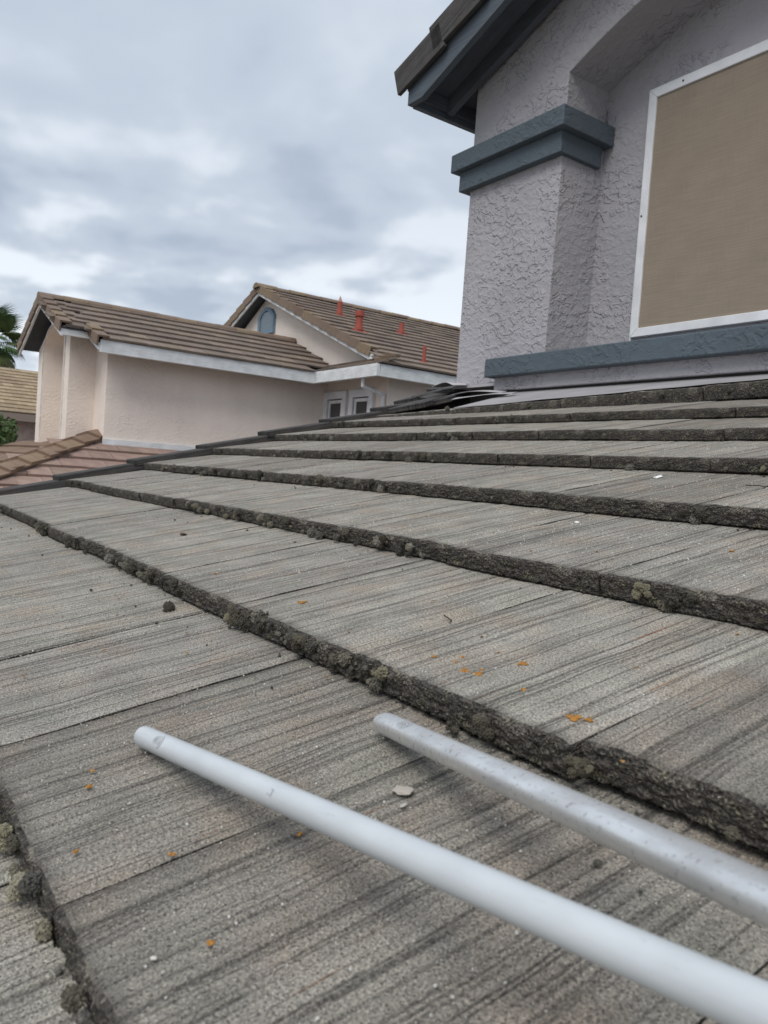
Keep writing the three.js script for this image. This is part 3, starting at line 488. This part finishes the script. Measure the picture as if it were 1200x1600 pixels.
  const dk = new THREE.BufferGeometry(); { const A = gp(GX, GY - 0.01, -2.68), B = gp(ex, gy(ex) - 0.01, hz(ex)), C = gp(ex, gy(ex) - 0.01, -14), D = gp(GX, GY - 0.01, -14), F = gp(-16, GY - 0.01, -2.68), G = gp(-16, gy(ex) - 0.01, hz(ex)); dk.setAttribute('position', new THREE.Float32BufferAttribute([...A, ...B, ...C, ...A, ...C, ...D, ...A, ...F, ...B, ...B, ...F, ...G], 3)); dk.computeVertexNormals(); }
  const gar = part('garage_roof', uvbox(dk), DECK, nb);
  part('garage_wall', box(-15.5, ex - 0.4, -OFF, gy(ex) - 0.03, -14, hz(ex) - 0.4), NWALL, nb);
  const wg = wedge(0.296, 0.37, 0.035); let cnt = 0; const extra = [];
  const up = (GX - ex) / -c;
  rows(v3(ex, gy(ex), hz(ex)), VR, NR, 5.4, up, 0.3, 0.34, (M, j, i, P) => { if (P.z > hz(P.x) + 0.05) return; const m = sub(gar, 'roof_tile', wg, PINK[Math.floor(rnd() * 4)]); put(m, M); cnt++; }, 41);
  rows(v3(-16, gy(ex), hz(ex)), VF, NF, 7.4, up, 0.3, 0.34, (M, j, i, P) => { if (P.x > GX + (P.z + 2.68) - 0.05) return; extra.push(wg.clone().applyMatrix4(M)); }, 42);
  sub(gar, 'roof_tiles', merge(extra), HIP[1]).userData.kind = 'stuff';
  const ht = wedge(0.19, 0.5, 0.055), d = v3(-1, 0.39, -1).normalize(), n0 = v3(0.39, 1, 0.39).normalize();
  n0.addScaledVector(d, -n0.dot(d)).normalize(); const U = v3().crossVectors(d, n0);
  for (let k = 0; k < 12; k++) { const t = k * 0.27; for (const q of [1, -1]) { const m = sub(gar, 'hip_tile', ht, HIP[Math.floor(rnd() * 3)]); const M = basis(v3(ex - t, gy(ex) + t * 0.39 + 0.03, hz(ex) - t), U, n0, d.clone().negate()).multiply(new THREE.Matrix4().makeTranslation(q * 0.085, 0, 0)).multiply(new THREE.Matrix4().makeRotationZ(-q * 0.33)); put(m, M); } }
  sub(gar, 'wall_flashing', box(GX - 0.01, GX + 0.03, GY - 0.02, GY + 0.09, -14, -2.99), NFASCIA);
}

// ================================================================== house far off on the left
{
  const fh = thing('far_house', 'distant house with a tan tile roof behind the arched bay, at the left edge', 'house', [-28, 0, -2]);
  const c = Math.cos(0.37), s = Math.sin(0.37), pal = [[0.36, 0.27, 0.17], [0.33, 0.245, 0.155], [0.39, 0.3, 0.19]];
  part('wall', box(-32, -24.5, -OFF, 1.0, -14, 6), std({ map: rough, color: lin(0.52, 0.4, 0.36) }), fh);
  const r = part('roof', extz([[-24.02, 1.1], [-24.02, 1.05], [-28.3, 1.1 + 4.28 * 0.388 - 0.06], [-32.6, 1.05], [-32.6, 1.1], [-28.3, 1.1 + 4.28 * 0.388]].reverse(), -14.5, 6.5), SOFFIT, fh);
  const t = shade(new THREE.Mesh(tileSheet(v3(-24, 1.12, 6.5), v3(-c, s, 0), v3(s, c, 0), 21, 4.5, null, 51, pal), NTILES)); t.name = 'roof_tiles'; t.userData.kind = 'stuff'; r.add(t);
  const f = shade(new THREE.Mesh(box(-24.05, -23.97, 0.9, 1.11, -14.5, 6.5), std({ color: lin(0.24, 0.19, 0.16) }))); f.name = 'eave_board'; r.add(f);
}

// ================================================================== palm and bush at the left edge
{
  const px = -38, pz = -5.0, py = 4.75, palm = thing('palm_tree', 'fan palm with a ragged green crown rising behind the far roof', 'palm tree', [px, 0, pz]);
  const r = rng(61), G = [std({ color: lin(0.085, 0.15, 0.045), roughness: 0.6, side: THREE.DoubleSide }), std({ color: lin(0.14, 0.17, 0.055), side: THREE.DoubleSide }), std({ color: lin(0.2, 0.15, 0.08), side: THREE.DoubleSide })];
  part('trunk', new THREE.CylinderGeometry(0.2, 0.3, py + OFF, 14, 12).translate(px, (py - OFF) / 2, pz), std({ map: rough, color: lin(0.16, 0.12, 0.09) }), palm);
  const pos = [];
  const tri = (a, b, cc) => pos.push(...a, ...b, ...cc);
  for (const w of [-0.012, 0.012]) tri([w - 0.01, 0, 0], [w + 0.01, 0, 0], [w, 0.03, 1.0]);
  for (let i = 0; i < 26; i++) { const a = (i / 25 - 0.5) * 3.7, l = 0.85 * (0.8 + 0.25 * Math.cos(a)), dx = Math.sin(a), dz = Math.cos(a), wx = dz * 0.035, wz = -dx * 0.035, m = [dx * l * 0.55, 0.02, 1 + dz * l * 0.55], e = [dx * l, -0.16 - 0.1 * r(), 1 + dz * l]; tri([0, 0, 1], [m[0] - wx, m[1] + 0.02, m[2] - wz], m); tri([0, 0, 1], m, [m[0] + wx, m[1] + 0.02, m[2] + wz]); tri([m[0] - wx, m[1] + 0.02, m[2] - wz], e, m); tri(m, e, [m[0] + wx, m[1] + 0.02, m[2] + wz]); }
  const g = new THREE.BufferGeometry(); g.setAttribute('position', new THREE.Float32BufferAttribute(pos, 3)); g.computeVertexNormals();
  const crown = part('crown', new THREE.SphereGeometry(0.28, 12, 10).translate(px, py, pz), G[2], palm);
  for (let i = 0; i < 70; i++) { const f = shade(new THREE.Mesh(g, G[i > 54 ? 2 : i % 2])); f.name = 'frond'; const t = i / 70, pitch = -1.25 + t * 2.5; f.position.set(px, py, pz); f.rotation.order = 'YXZ'; f.rotation.set(pitch + (r() - 0.5) * 0.2, i * 2.4 + r() * 0.4, (r() - 0.5) * 0.5); f.scale.setScalar(0.8 + r() * 0.25); crown.add(f); }
}
function bushTree(name, label, x, z, y, rx, ry, n, seed, c) {
  const t = thing(name, label, 'tree', [x, 0, z]), r = rng(seed), pos = [], col = [];
  part('trunk', merge([new THREE.CylinderGeometry(0.06, 0.11, OFF + y, 10).translate(x, (y - OFF) / 2, z), new THREE.CylinderGeometry(0.02, 0.05, ry, 8).rotateZ(0.5).translate(x - ry * 0.2, y, z), new THREE.CylinderGeometry(0.02, 0.05, ry, 8).rotateZ(-0.6).translate(x + ry * 0.22, y, z)]), std({ color: lin(0.1, 0.075, 0.05) }), t);
  const cl = []; for (let i = 0; i < 26; i++) { const a = r() * 6.28, q = Math.sqrt(r()) * 0.85; cl.push([Math.cos(a) * q * rx, (r() * 2 - 1) * ry * Math.sqrt(1 - q * q), Math.sin(a) * q * rx, 0.6 + r() * 0.8]); }
  for (let i = 0; i < n; i++) {
    const k = cl[i % 26], a = r() * 6.28, b = Math.acos(2 * r() - 1), q = Math.cbrt(r()) * rx * 0.42, P = [x + k[0] + q * Math.sin(b) * Math.cos(a), y + k[1] + q * Math.cos(b), z + k[2] + q * Math.sin(b) * Math.sin(a)];
    const A = v3(r() - 0.5, r() - 0.5, r() - 0.5).normalize(), B = v3(r() - 0.5, r() - 0.5, r() - 0.5).cross(A).normalize(), l = 0.035 + r() * 0.03, w = l * 0.42, L = k[3] * (0.8 + r() * 0.4);
    const p = (u, v) => [P[0] + A.x * u * l + B.x * v * w, P[1] + A.y * u * l + B.y * v * w, P[2] + A.z * u * l + B.z * v * w];
    pos.push(...p(-1, 0), ...p(0, 1), ...p(1, 0), ...p(-1, 0), ...p(1, 0), ...p(0, -1)); for (let e = 0; e < 6; e++) col.push(c[0] * L, c[1] * L, c[2] * L);
  }
  const g = new THREE.BufferGeometry(); g.setAttribute('position', new THREE.Float32BufferAttribute(pos, 3)); g.setAttribute('color', new THREE.Float32BufferAttribute(col, 3)); g.computeVertexNormals();
  part('crown', g, std({ vertexColors: true, side: THREE.DoubleSide, roughness: 0.6 }), t);
}
bushTree('garden_tree', 'small dark green leafy tree cut off by the left edge below the palm', -16.5, -1.75, 0.52, 0.78, 0.55, 16000, 71, [0.09, 0.16, 0.045]);

// ================================================================== the two tubes
function tube(name, label, A, B, w, h, ex, mat, len, endR) {     // A, B two points of the axis (roof coordinates); section w x h, superellipse exponent ex
  const a = roofAt(...A), b = roofAt(...B), d = b.clone().sub(a).normalize(), up = SN.clone().addScaledVector(d, -SN.dot(d)).normalize(), side = v3().crossVectors(up, d);
  const t = thing(name, label, 'tube', [a.x, a.y + OFF, a.z]); t.shift = v3(0, 0, 0); t.setRotationFromMatrix(basis(v3(0, 0, 0), side, up, d));
  const n = 72, st = [[0.014, 0.62], [0.004, 0.64], [0.0006, 0.72], [0, 0.8], [0.0007, 0.9], [0.002, 0.96], [0.004, 0.99], [0.0065, 1]], pos = [], uv = [], idx = [];
  if (endR) for (const q of st) q[0] *= endR;
  for (let k = 1; k <= 60; k++) st.push([len * k / 60 + 0.01, 1]);
  st.forEach(([z, k]) => { for (let i = 0; i <= n; i++) { const th = i / n * 2 * Math.PI, cs = Math.cos(th), sn = Math.sin(th), e = 2 / ex; pos.push(Math.sign(cs) * Math.pow(Math.abs(cs), e) * w / 2 * k, Math.sign(sn) * Math.pow(Math.abs(sn), e) * h / 2 * k, z); uv.push(i / n * (w + h) * 1.57, z); } });
  for (let r = 0; r + 1 < st.length; r++) for (let i = 0; i < n; i++) { const q = r * (n + 1) + i; idx.push(q, q + 1, q + n + 1, q + 1, q + n + 2, q + n + 1); }
  const g = new THREE.BufferGeometry(); g.setAttribute('position', new THREE.Float32BufferAttribute(pos, 3)); g.setAttribute('uv', new THREE.Float32BufferAttribute(uv, 2)); g.setIndex(idx); g.computeVertexNormals();
  part('shell', g, mat, t); return t;
}
function markPatch(t, w, h, ex, z0, z1, th0, th1, draw, name) {  // a thin stamped mark lying on the shell
  const cv = document.createElement('canvas'); cv.width = 256; cv.height = 256; const c = cv.getContext('2d'); c.fillStyle = '#000'; c.fillRect(0, 0, 256, 256); c.strokeStyle = '#fff'; c.fillStyle = '#fff'; draw(c);
  const pos = [], uv = [], idx = [], n = 20; for (let k = 0; k <= 6; k++) for (let i = 0; i <= n; i++) { const th = th0 + (th1 - th0) * i / n, e = 2 / ex, cs = Math.cos(th), sn = Math.sin(th); pos.push(Math.sign(cs) * Math.pow(Math.abs(cs), e) * (w / 2 + 0.00025), Math.sign(sn) * Math.pow(Math.abs(sn), e) * (h / 2 + 0.00025), z0 + (z1 - z0) * k / 6); uv.push(i / n, k / 6); }
  for (let k = 0; k < 6; k++) for (let i = 0; i < n; i++) { const q = k * (n + 1) + i; idx.push(q, q + 1, q + n + 1, q + 1, q + n + 2, q + n + 1); }
  const g = new THREE.BufferGeometry(); g.setAttribute('position', new THREE.Float32BufferAttribute(pos, 3)); g.setAttribute('uv', new THREE.Float32BufferAttribute(uv, 2)); g.setIndex(idx); g.computeVertexNormals();
  const m = std({ color: lin(0.25, 0.255, 0.265), alphaMap: new THREE.CanvasTexture(cv), transparent: true, roughness: 0.7 }); const o = part(name, g, m, t); o.castShadow = false; return o;
}
{
  const paint = (() => { const n = 1024, d = new Uint8Array(n * n * 4), r = rng(12); const sc = []; for (let i = 0; i < 90; i++) sc.push([r(), r(), (r() - 0.5) * 0.12, (r() - 0.5) * 0.02, 0.0006 + r() * 0.0012, r() * 0.3]);
    const sk = new Float32Array(n * n); for (const [u, v, du, dv, w, a] of sc) for (let k = 0; k <= 120; k++) { const x = (u + dv * k / 120) * n, y = (v + du * k / 120 * 0.4) * n, q = Math.ceil(w * n); for (let i = -q; i <= q; i++) sk[(((y | 0) + n) % n) * n + (((x + i) | 0) + n) % n] = a; }
    for (let j = 0; j < n; j++) for (let i = 0; i < n; i++) { const u = i / n, v = j / n, L = 0.92 + fbm(u * 4, v * 6, 4, 4, 6, 44) * 0.09 + (r() - 0.5) * 0.02 - sk[j * n + i] * 0.35 - 0.1 * sst(0.5, 0.7, fbm(u * 14, v * 18, 4, 14, 18, 12)), o = (j * n + i) * 4; d[o] = enc(L * 0.985); d[o + 1] = enc(L); d[o + 2] = enc(L * 1.01); d[o + 3] = 255; } const t = tex(d, n, n, true); t.repeat.set(1 / 0.08, 1 / 0.3); return t; })();
  const t1 = tube('white_tube', 'pale grey white painted round tube, the left and nearer of two lying on the roof', [-0.7191, -0.2366, 0.0005], [-0.1855, -0.187, 0.063], 0.0197, 0.0197, 2, new THREE.MeshPhysicalMaterial({ map: paint, color: lin(0.6, 0.62, 0.63), roughness: 0.36, clearcoat: 0.25, clearcoatRoughness: 0.35 }), 1.5);
  markPatch(t1, 0.0197, 0.0197, 2, 0.046, 0.067, 1.5, 2.85, c => { c.lineWidth = 7; c.beginPath(); c.ellipse(128, 150, 88, 88, 0, 0.6, 5.7); c.stroke(); c.beginPath(); c.ellipse(128, 150, 58, 58, 0, 0, 6.28); c.stroke(); for (let k = 0; k < 4; k++) c.fillRect(92 + k * 20, 126, 8, 52); c.fillRect(84, 182, 90, 7); c.beginPath(); c.ellipse(128, 150, 128, 128, 0, 3.4, 6.0); c.stroke(); for (let k = 0; k < 7; k++) { const a = 3.7 + k * 0.34; c.fillRect(128 + 108 * Math.cos(a) - 4, 150 + 108 * Math.sin(a) - 8, 8, 16); } }, 'stamped_mark');
  markPatch(t1, 0.0197, 0.0197, 2, 0.245, 0.262, 2.0, 2.75, c => { c.lineWidth = 10; c.beginPath(); c.moveTo(30, 60); c.lineTo(190, 70); c.lineTo(150, 150); c.moveTo(30, 60); c.lineTo(22, 110); c.stroke(); }, 'scribed_mark');
  const alu = (() => { const n = 1024, d = new Uint8Array(n * n * 4), b = new Uint8Array(n * n * 4), r = rng(14), sk = new Float32Array(n * n); for (let q = 0; q < 900; q++) { const u = r(), v = r(), a = (r() - 0.5) * 2.2, l = 0.01 + r() * 0.07, k0 = (r() - 0.55) * 0.5; for (let k = 0; k < 160; k++) { const x = ((u + Math.sin(a) * l * k / 160) * n + n) | 0, y = ((v + Math.cos(a) * l * k / 160) * n + n) | 0; sk[(y % n) * n + x % n] = k0; } }
    for (let j = 0; j < n; j++) for (let i = 0; i < n; i++) { const u = i / n, v = j / n, bl = fbm(u * 6, v * 7, 6, 6, 7, 64), st = sst(0.22, 0.6, fbm(u * 24, v * 60, 5, 24, 60, 15)), L = 0.84 + bl * 0.26 + (r() - 0.5) * 0.16 + sk[j * n + i] * 0.6 - st * 0.3, o = (j * n + i) * 4; d[o] = d[o + 1] = enc(L); d[o + 2] = enc(L * 1.005); d[o + 3] = 255; b[o] = b[o + 1] = b[o + 2] = Math.round(255 * clamp(0.44 - bl * 0.25 + st * 0.3 + (r() - 0.5) * 0.08)); b[o + 3] = 255; } const t = tex(d, n, n, true), q = tex(b, n, n, false); t.repeat.set(1 / 0.08, 1 / 0.3); q.repeat.set(1 / 0.08, 1 / 0.3); return [t, q]; })();
  const t2 = tube('metal_tube', 'bare scratched aluminium tube with flattened top, the farther of two on the roof', [-0.5796, -0.0571, -0.0158], [-0.1647, -0.1387, 0.076], 0.0208, 0.0168, 2.7, std({ map: alu[0], roughnessMap: alu[1], roughness: 1, metalness: 0.78, color: lin(0.9, 0.9, 0.885), bumpMap: alu[1], bumpScale: 0.00008 }), 1.4, 1.6);
  markPatch(t2, 0.0208, 0.0168, 2.7, 0.05, 0.072, 1.2, 2.3, c => { c.lineWidth = 7; c.beginPath(); c.ellipse(128, 128, 82, 92, 0, 0, 6.28); c.stroke(); c.beginPath(); c.ellipse(128, 128, 44, 52, 0, 0, 6.28); c.stroke(); c.fillRect(106, 112, 12, 36); c.fillRect(130, 112, 12, 36); c.beginPath(); c.ellipse(128, 128, 124, 122, 0, 3.3, 6.1); c.stroke(); }, 'stamped_mark');
}

// ================================================================== moss, lichen, sand and litter on the roof
function blob(seed, det, rough_) {
  let g = new THREE.IcosahedronGeometry(1, det); g = mergeVertices(g.deleteAttribute('uv').deleteAttribute('normal')); const p = g.attributes.position, s = seed * 1.37;
  for (let i = 0; i < p.count; i++) { const x = p.getX(i), y = p.getY(i), z = p.getZ(i); let k = 1 + n3(x * 1.4 + s, y * 1.4, z * 1.4, seed) * 0.5; k += (0.5 - Math.abs(n3(x * 4 + s, y * 4, z * 4, seed + 3)) * 1.9) * 0.3 * rough_ + n3(x * 11 + s, y * 11, z * 11, seed + 7) * 0.2 * rough_ + n3(x * 24 + s, y * 24, z * 24, seed + 9) * 0.12 * rough_; p.setXYZ(i, x * k, y * k, z * k); }
  g.computeVertexNormals(); return g;
}
// a cushion of short lobes standing out of a lumpy core
function fluff(seed, det, n, len) {
  const core = blob(seed, det, 1).toNonIndexed(), r = rng(seed * 31), pos = [], P = core.attributes.position, N = core.attributes.normal;
  for (let i = 0; i < n; i++) {
    const k = Math.floor(r() * P.count), c = v3().fromBufferAttribute(P, k).multiplyScalar(0.97), d = v3().fromBufferAttribute(N, k).add(v3(r() - 0.5, r() - 0.5, r() - 0.5).multiplyScalar(1.3)).normalize();
    const a = v3(r() - 0.5, r() - 0.5, r() - 0.5).cross(d).normalize(), b = v3().crossVectors(a, d), l = len * (0.5 + r()), w = len * 0.38 * (0.6 + r() * 0.8), T = c.clone().addScaledVector(d, l);
    const q = [0, 1, 2].map(j => c.clone().addScaledVector(a, w * Math.cos(j * 2.094)).addScaledVector(b, w * Math.sin(j * 2.094)));
    const t = [0, 1, 2].map(j => T.clone().addScaledVector(a, w * 1.25 * Math.cos(j * 2.094 + 0.5)).addScaledVector(b, w * 1.25 * Math.sin(j * 2.094 + 0.5)));
    for (let j = 0; j < 3; j++) { const e = (j + 1) % 3; for (const v of [q[j], q[e], t[j], t[j], q[e], t[e]]) pos.push(v.x, v.y, v.z); } for (const v of t) pos.push(v.x, v.y, v.z);
  }
  const g = new THREE.BufferGeometry(); g.setAttribute('position', new THREE.Float32BufferAttribute(pos, 3)); g.computeVertexNormals(); return mergeGeometries([core, g]);
}
const MOSSMAT = std({ roughness: 1 }), BLOBS = [1, 2, 3, 4, 5].map(s => fluff(s, 6, 190, 0.42)), FINE = [6, 7, 8].map(s => fluff(s, 10, 900, 0.26)), FLAT = blob(3, 4, 0.6);
function scatter(name, label, category, geo, mat, list) {          // list of [position, scale xyz, rotation, colour]
  const m = shade(new THREE.InstancedMesh(geo, mat, list.length)), q = new THREE.Quaternion(), M = new THREE.Matrix4(), base = list[0][0];
  m.name = numbered(name); m.userData = { kind: 'stuff', label, category };
  list.forEach(([P, S, R, C], i) => { M.compose(v3(P.x, P.y + OFF, P.z), q.setFromEuler(new THREE.Euler(...R)), v3(...S)); m.setMatrixAt(i, M); m.setColorAt(i, lin(...C)); });
  scene.add(m); return m;
}
{
  const r = rng(909), lists = BLOBS.map(() => []);
  const dens = { '-1': [1.0, 26], 0: [1, 20], 1: [0.75, 18], 2: [0.55, 14], 3: [0.5, 13], 4: [0.5, 12], 5: [0.45, 10], 6: [0.2, 8] };
  for (let k = -1; k <= 6; k++) for (let x = -3.5; x < -0.1; x += 0.0042) {
    let d = sst(-0.05, 0.35, fbm(x * 3.1 + k * 13, k * 7.7, 3, 256, 256, 5) + (k === 0 && x < -0.62 && x > -1.9 ? 0.28 : 0) + (k === -1 ? 0.3 : 0) + (k === 1 && x < -0.8 && x > -2 ? 0.16 : 0)) * dens[k][0];
    if (r() > d * 0.42) continue;
    const sh = k === -1 ? -0.022 : 0, s = (0.0018 + Math.pow(r(), 2.6) * 0.0056) * (k >= 2 ? 1.15 : 1), off = -0.003 - r() * 0.024, P = roofAt(x + (r() - 0.5) * 0.006, k * EXP + sh - 0.0035 - r() * 0.004 + (k === 6 ? 0.1 * (clamp(x, -3.4, -0.9) + 2.9) : 0), off);
    const L = 0.055 + Math.pow(r(), 2.1) * 0.17, g = r();
    lists[Math.floor(r() * 5)].push([P, [s, s * (0.75 + r() * 0.4), s], [r() * 6, r() * 6, r() * 6], [L * (1.05 + 0.06 * g), L, L * (0.88 - 0.2 * g)]]);
  }
  // crumbs fallen on the tiles just below the butts
  for (let i = 0; i < 500; i++) { const k = Math.floor(r() * 5) - 1, x = -0.2 - Math.pow(r(), 1.4) * 2.6, s = k * EXP - 0.006 - Math.pow(r(), 3) * 0.1, z = 0.0005 + Math.pow(r(), 4) * 0.0016, L = 0.05 + r() * 0.14; lists[i % 5].push([roofAt(x, s, surf(s) + z * 0.4), [z, z * 0.8, z], [r() * 6, r() * 6, r() * 6], [L * 1.05, L, L * 0.8]]); }
  lists.forEach((l, i) => scatter('moss_crust', 'grey green moss and lichen crust growing along the butt edges of the roof tiles', 'moss', BLOBS[i], MOSSMAT, l));
  // clumps large enough to point at
  const clump = (label, x, s, off, size, seed, c) => { const P = roofAt(x, s, off), t = thing('moss_clump', label, 'moss clump', [P.x, P.y + OFF, P.z], 'large moss clumps on the tile edges'); t.shift = v3(0, 0, 0); const q = rng(seed);
    for (let i = 0; i < 11; i++) { const m = part('cushion', BLOBS[(i + seed) % 5], std({ roughness: 1, color: lin(c[0], c[1], c[2]).multiplyScalar(0.6 + q() * 0.75) }), t), z = size * (i ? 0.16 + q() * 0.26 : 0.42); m.scale.set(z, z * 0.85, z * 0.9); m.position.set(i ? (q() - 0.5) * size * 2.2 : 0, i ? (q() - 0.5) * size * 1.5 : 0, 0.002 + (i ? (q() - 0.35) * size * 0.6 : 0)); m.rotation.set(q() * 6, q() * 6, q() * 6); } };
  const A = [0.125, 0.112, 0.08], B = [0.19, 0.172, 0.118], C = [0.1, 0.09, 0.066], Dk = [0.08, 0.072, 0.053];
  clump('yellow grey moss clump on the second tile edge from the front, right of the middle', -0.58, 0.335, -0.009, 0.011, 1, B);
  clump('dark fluffy moss clump on the tile edge above the small round lichen crumb', -1.02, -0.008, -0.015, 0.013, 2, C);
  clump('pale round moss clump at the lower left tile edge, higher of two', -0.672, -0.369, -0.011, 0.0105, 3, [0.27, 0.25, 0.17]);
  clump('pale ragged moss clump at the lower left tile edge, lower of two', -0.584, -0.371, -0.013, 0.0115, 4, [0.26, 0.24, 0.18]);
  clump('olive moss clump filling the open joint beside the metal tube', -0.386, -0.004, -0.014, 0.0085, 5, A);
  clump('brown grey moss clump hanging on the tile edge above the end of the metal tube', -0.491, -0.006, -0.014, 0.0095, 6, C);
  clump('grey moss clump on the tile edge straight above the white tube', -0.83, -0.006, -0.012, 0.011, 7, A);
  clump('small dark moss clump on the ledge of tile beside the metal tube end', -0.53, -0.012, -0.026, 0.006, 8, Dk);
  // sand grains worn out of the tile face
  const grains = []; for (let i = 0; i < 56000; i++) { const far = i > 22000, x = -0.1 - Math.pow(r(), 1.1) * (far ? 3.3 : 1.5), s = far ? -0.3 + r() * 1.7 : -0.66 + Math.pow(r(), 1.5) * 1.3, z = far ? 0.00045 + Math.pow(r(), 3) * 0.0009 : 0.00028 + Math.pow(r(), 5) * 0.0008, L = r() < 0.6 ? 0.38 + r() * 0.3 : 0.2 + r() * 0.2; if (Math.abs(s / EXP - Math.round(s / EXP)) < 0.024 || far && s < 0.36 && x > -1.1) continue; grains.push([roofAt(x, s, surf(s) + z * 0.25), [z * (0.8 + r() * 0.5), z * 0.8, z], [r() * 6, r() * 6, r() * 6], [L, L * 0.97, L * 0.88]]); }
  scatter('sand_grain', 'pale sand grains standing out of the worn tile faces', 'sand', new THREE.IcosahedronGeometry(1, 1), std({ roughness: 0.7 }), grains);
  // orange lichen
  const lich = [], patch = (x, s, R, n, c = [0.4, 0.185, 0.035]) => { for (let i = 0; i < n * 2.4; i++) { const a = r() * 6.28, q = Math.pow(r(), 0.7) * R * 0.8 * (0.7 + 0.3 * Math.sin(a * 3 + x * 900)), X = x + Math.cos(a) * q, Sx = s + Math.sin(a) * q * 0.8, z = 0.0003 + r() * 0.0007, k = 0.45 + r() * 0.8; lich.push([roofAt(X, Sx, surf(Sx) + 0.0011), [z * 1.5, z * 0.5, z * 1.3], [CANT, r() * 6, 0], [c[0] * k, c[1] * k, c[2] * k]]); } };
  for (const [x, s, R, n] of [[-0.578, 0.045, 0.0085, 90], [-0.562, 0.049, 0.0075, 55], [-0.567, 0.058, 0.004, 9], [-0.605, 0.056, 0.004, 8], [-0.61, 0.07, 0.004, 8], [-0.428, 0.036, 0.009, 110], [-0.416, 0.041, 0.005, 24], [-0.55, 0.098, 0.008, 45], [-0.501, 0.05, 0.004, 10], [-0.952, 0.066, 0.011, 50], [-0.376, 0.112, 0.0035, 9], [-0.59, 0.53, 0.006, 12], [-0.671, -0.3, 0.0045, 16], [-0.7, -0.29, 0.003, 7], [-0.573, -0.333, 0.0035, 12], [-0.414, -0.295, 0.003, 12], [-0.962, -0.105, 0.004, 9], [-0.634, 0.051, 0.004, 8], [-0.48, -0.2, 0.004, 5], [-1.25, 0.06, 0.008, 12], [-0.52, -0.28, 0.004, 6], [-0.34, 0.02, 0.004, 6]]) patch(x, s, R, n);
  for (let i = 0; i < 30; i++) patch(-0.2 - r() * 1.6, -0.3 + r() * 0.95, 0.0025, 3, [0.3, 0.17, 0.06]);
  scatter('orange_lichen', 'orange lichen flecks scattered over the tile faces', 'lichen', FLAT, std({ roughness: 1 }), lich);
  // litter
  const litter = (name, label, cat, x, s, lift, mesh) => { const P = roofAt(x, s, surf(s) + lift); mesh.name = numbered(name); mesh.userData = { label, category: cat }; mesh.position.set(P.x, P.y + OFF, P.z); shade(mesh); scene.add(mesh); return mesh; };
  const tw = (pts, rad) => new THREE.Mesh(merge([new THREE.TubeGeometry(new THREE.CatmullRomCurve3(pts.map(p => v3(...p))), 24, rad, 7), new THREE.SphereGeometry(rad * 1.3, 8, 6).translate(...pts[0])]), std({ color: lin(0.05, 0.028, 0.02) }));
  litter('twig', 'curled brown twig lying on the tile above the lichen spots', 'twig', -0.722, 0.142, 0.002, tw([[-0.012, 0.003, -0.004], [-0.003, 0.002, -0.002], [0.005, 0.0015, 0.001], [0.011, 0.002, 0.004], [0.0135, 0.0005, 0.007]], 0.0009));
  litter('twig', 'thin dark twig on the tiles near the right edge of the picture', 'twig', -0.748, 0.871, 0.002, tw([[-0.02, 0.001, 0.004], [0, 0.002, 0], [0.012, 0.001, -0.003], [0.018, 0.004, -0.004]], 0.0009));
  const lg = new THREE.SphereGeometry(0.012, 16, 10); lg.scale(1, 0.22, 0.6); { const p = lg.attributes.position; for (let i = 0; i < p.count; i++) p.setY(i, p.getY(i) + p.getX(i) * p.getX(i) * 18 + p.getZ(i) * p.getX(i) * 12); lg.computeVertexNormals(); }
  litter('dead_leaf', 'small curled brown leaf on the tile in the left half', 'leaf', -1.713, 0.174, 0.003, new THREE.Mesh(lg, std({ color: lin(0.1, 0.055, 0.04) })));
  const lb = litter('lichen_crumb', 'small round dark lichen crumb lying on the tile below the mossy edge', 'lichen', -1.2, -0.045, 0.005, new THREE.Mesh(FINE[1], std({ color: lin(0.085, 0.075, 0.055), roughness: 1 }))); lb.scale.setScalar(0.0068);
  const chip = (label, x, s, size, c, seed) => { const m = litter('stone_chip', label, 'chip', x, s, size * 0.12, new THREE.Mesh(blob(seed, 3, 0.4), std({ color: lin(...c), roughness: 0.8 }))); m.scale.set(size, size * 0.16, size * 0.62); m.rotation.set(CANT, seed, 0); };
  chip('bright white chip on the tiles in the right half', -1.0, 0.936, 0.011, [0.8, 0.8, 0.78], 11); chip('small white chip on the tile, nearer than the bright one', -0.918, 0.595, 0.006, [0.75, 0.74, 0.7], 12);
  chip('flat pale stone chip lying between the two tubes', -0.479, -0.108, 0.0085, [0.4, 0.36, 0.31], 13); chip('little grey stone chip beside the flat pale one', -0.462, -0.12, 0.003, [0.42, 0.4, 0.34], 14); chip('tan stone chip on the tile between the tubes nearer the right edge', -0.345, -0.14, 0.0035, [0.2, 0.17, 0.11], 15);
  chip('tiny cream stone chip at the bottom left near the picture edge', -0.425, -0.325, 0.0022, [0.6, 0.57, 0.5], 16);
}
renderer.render(scene, camera);
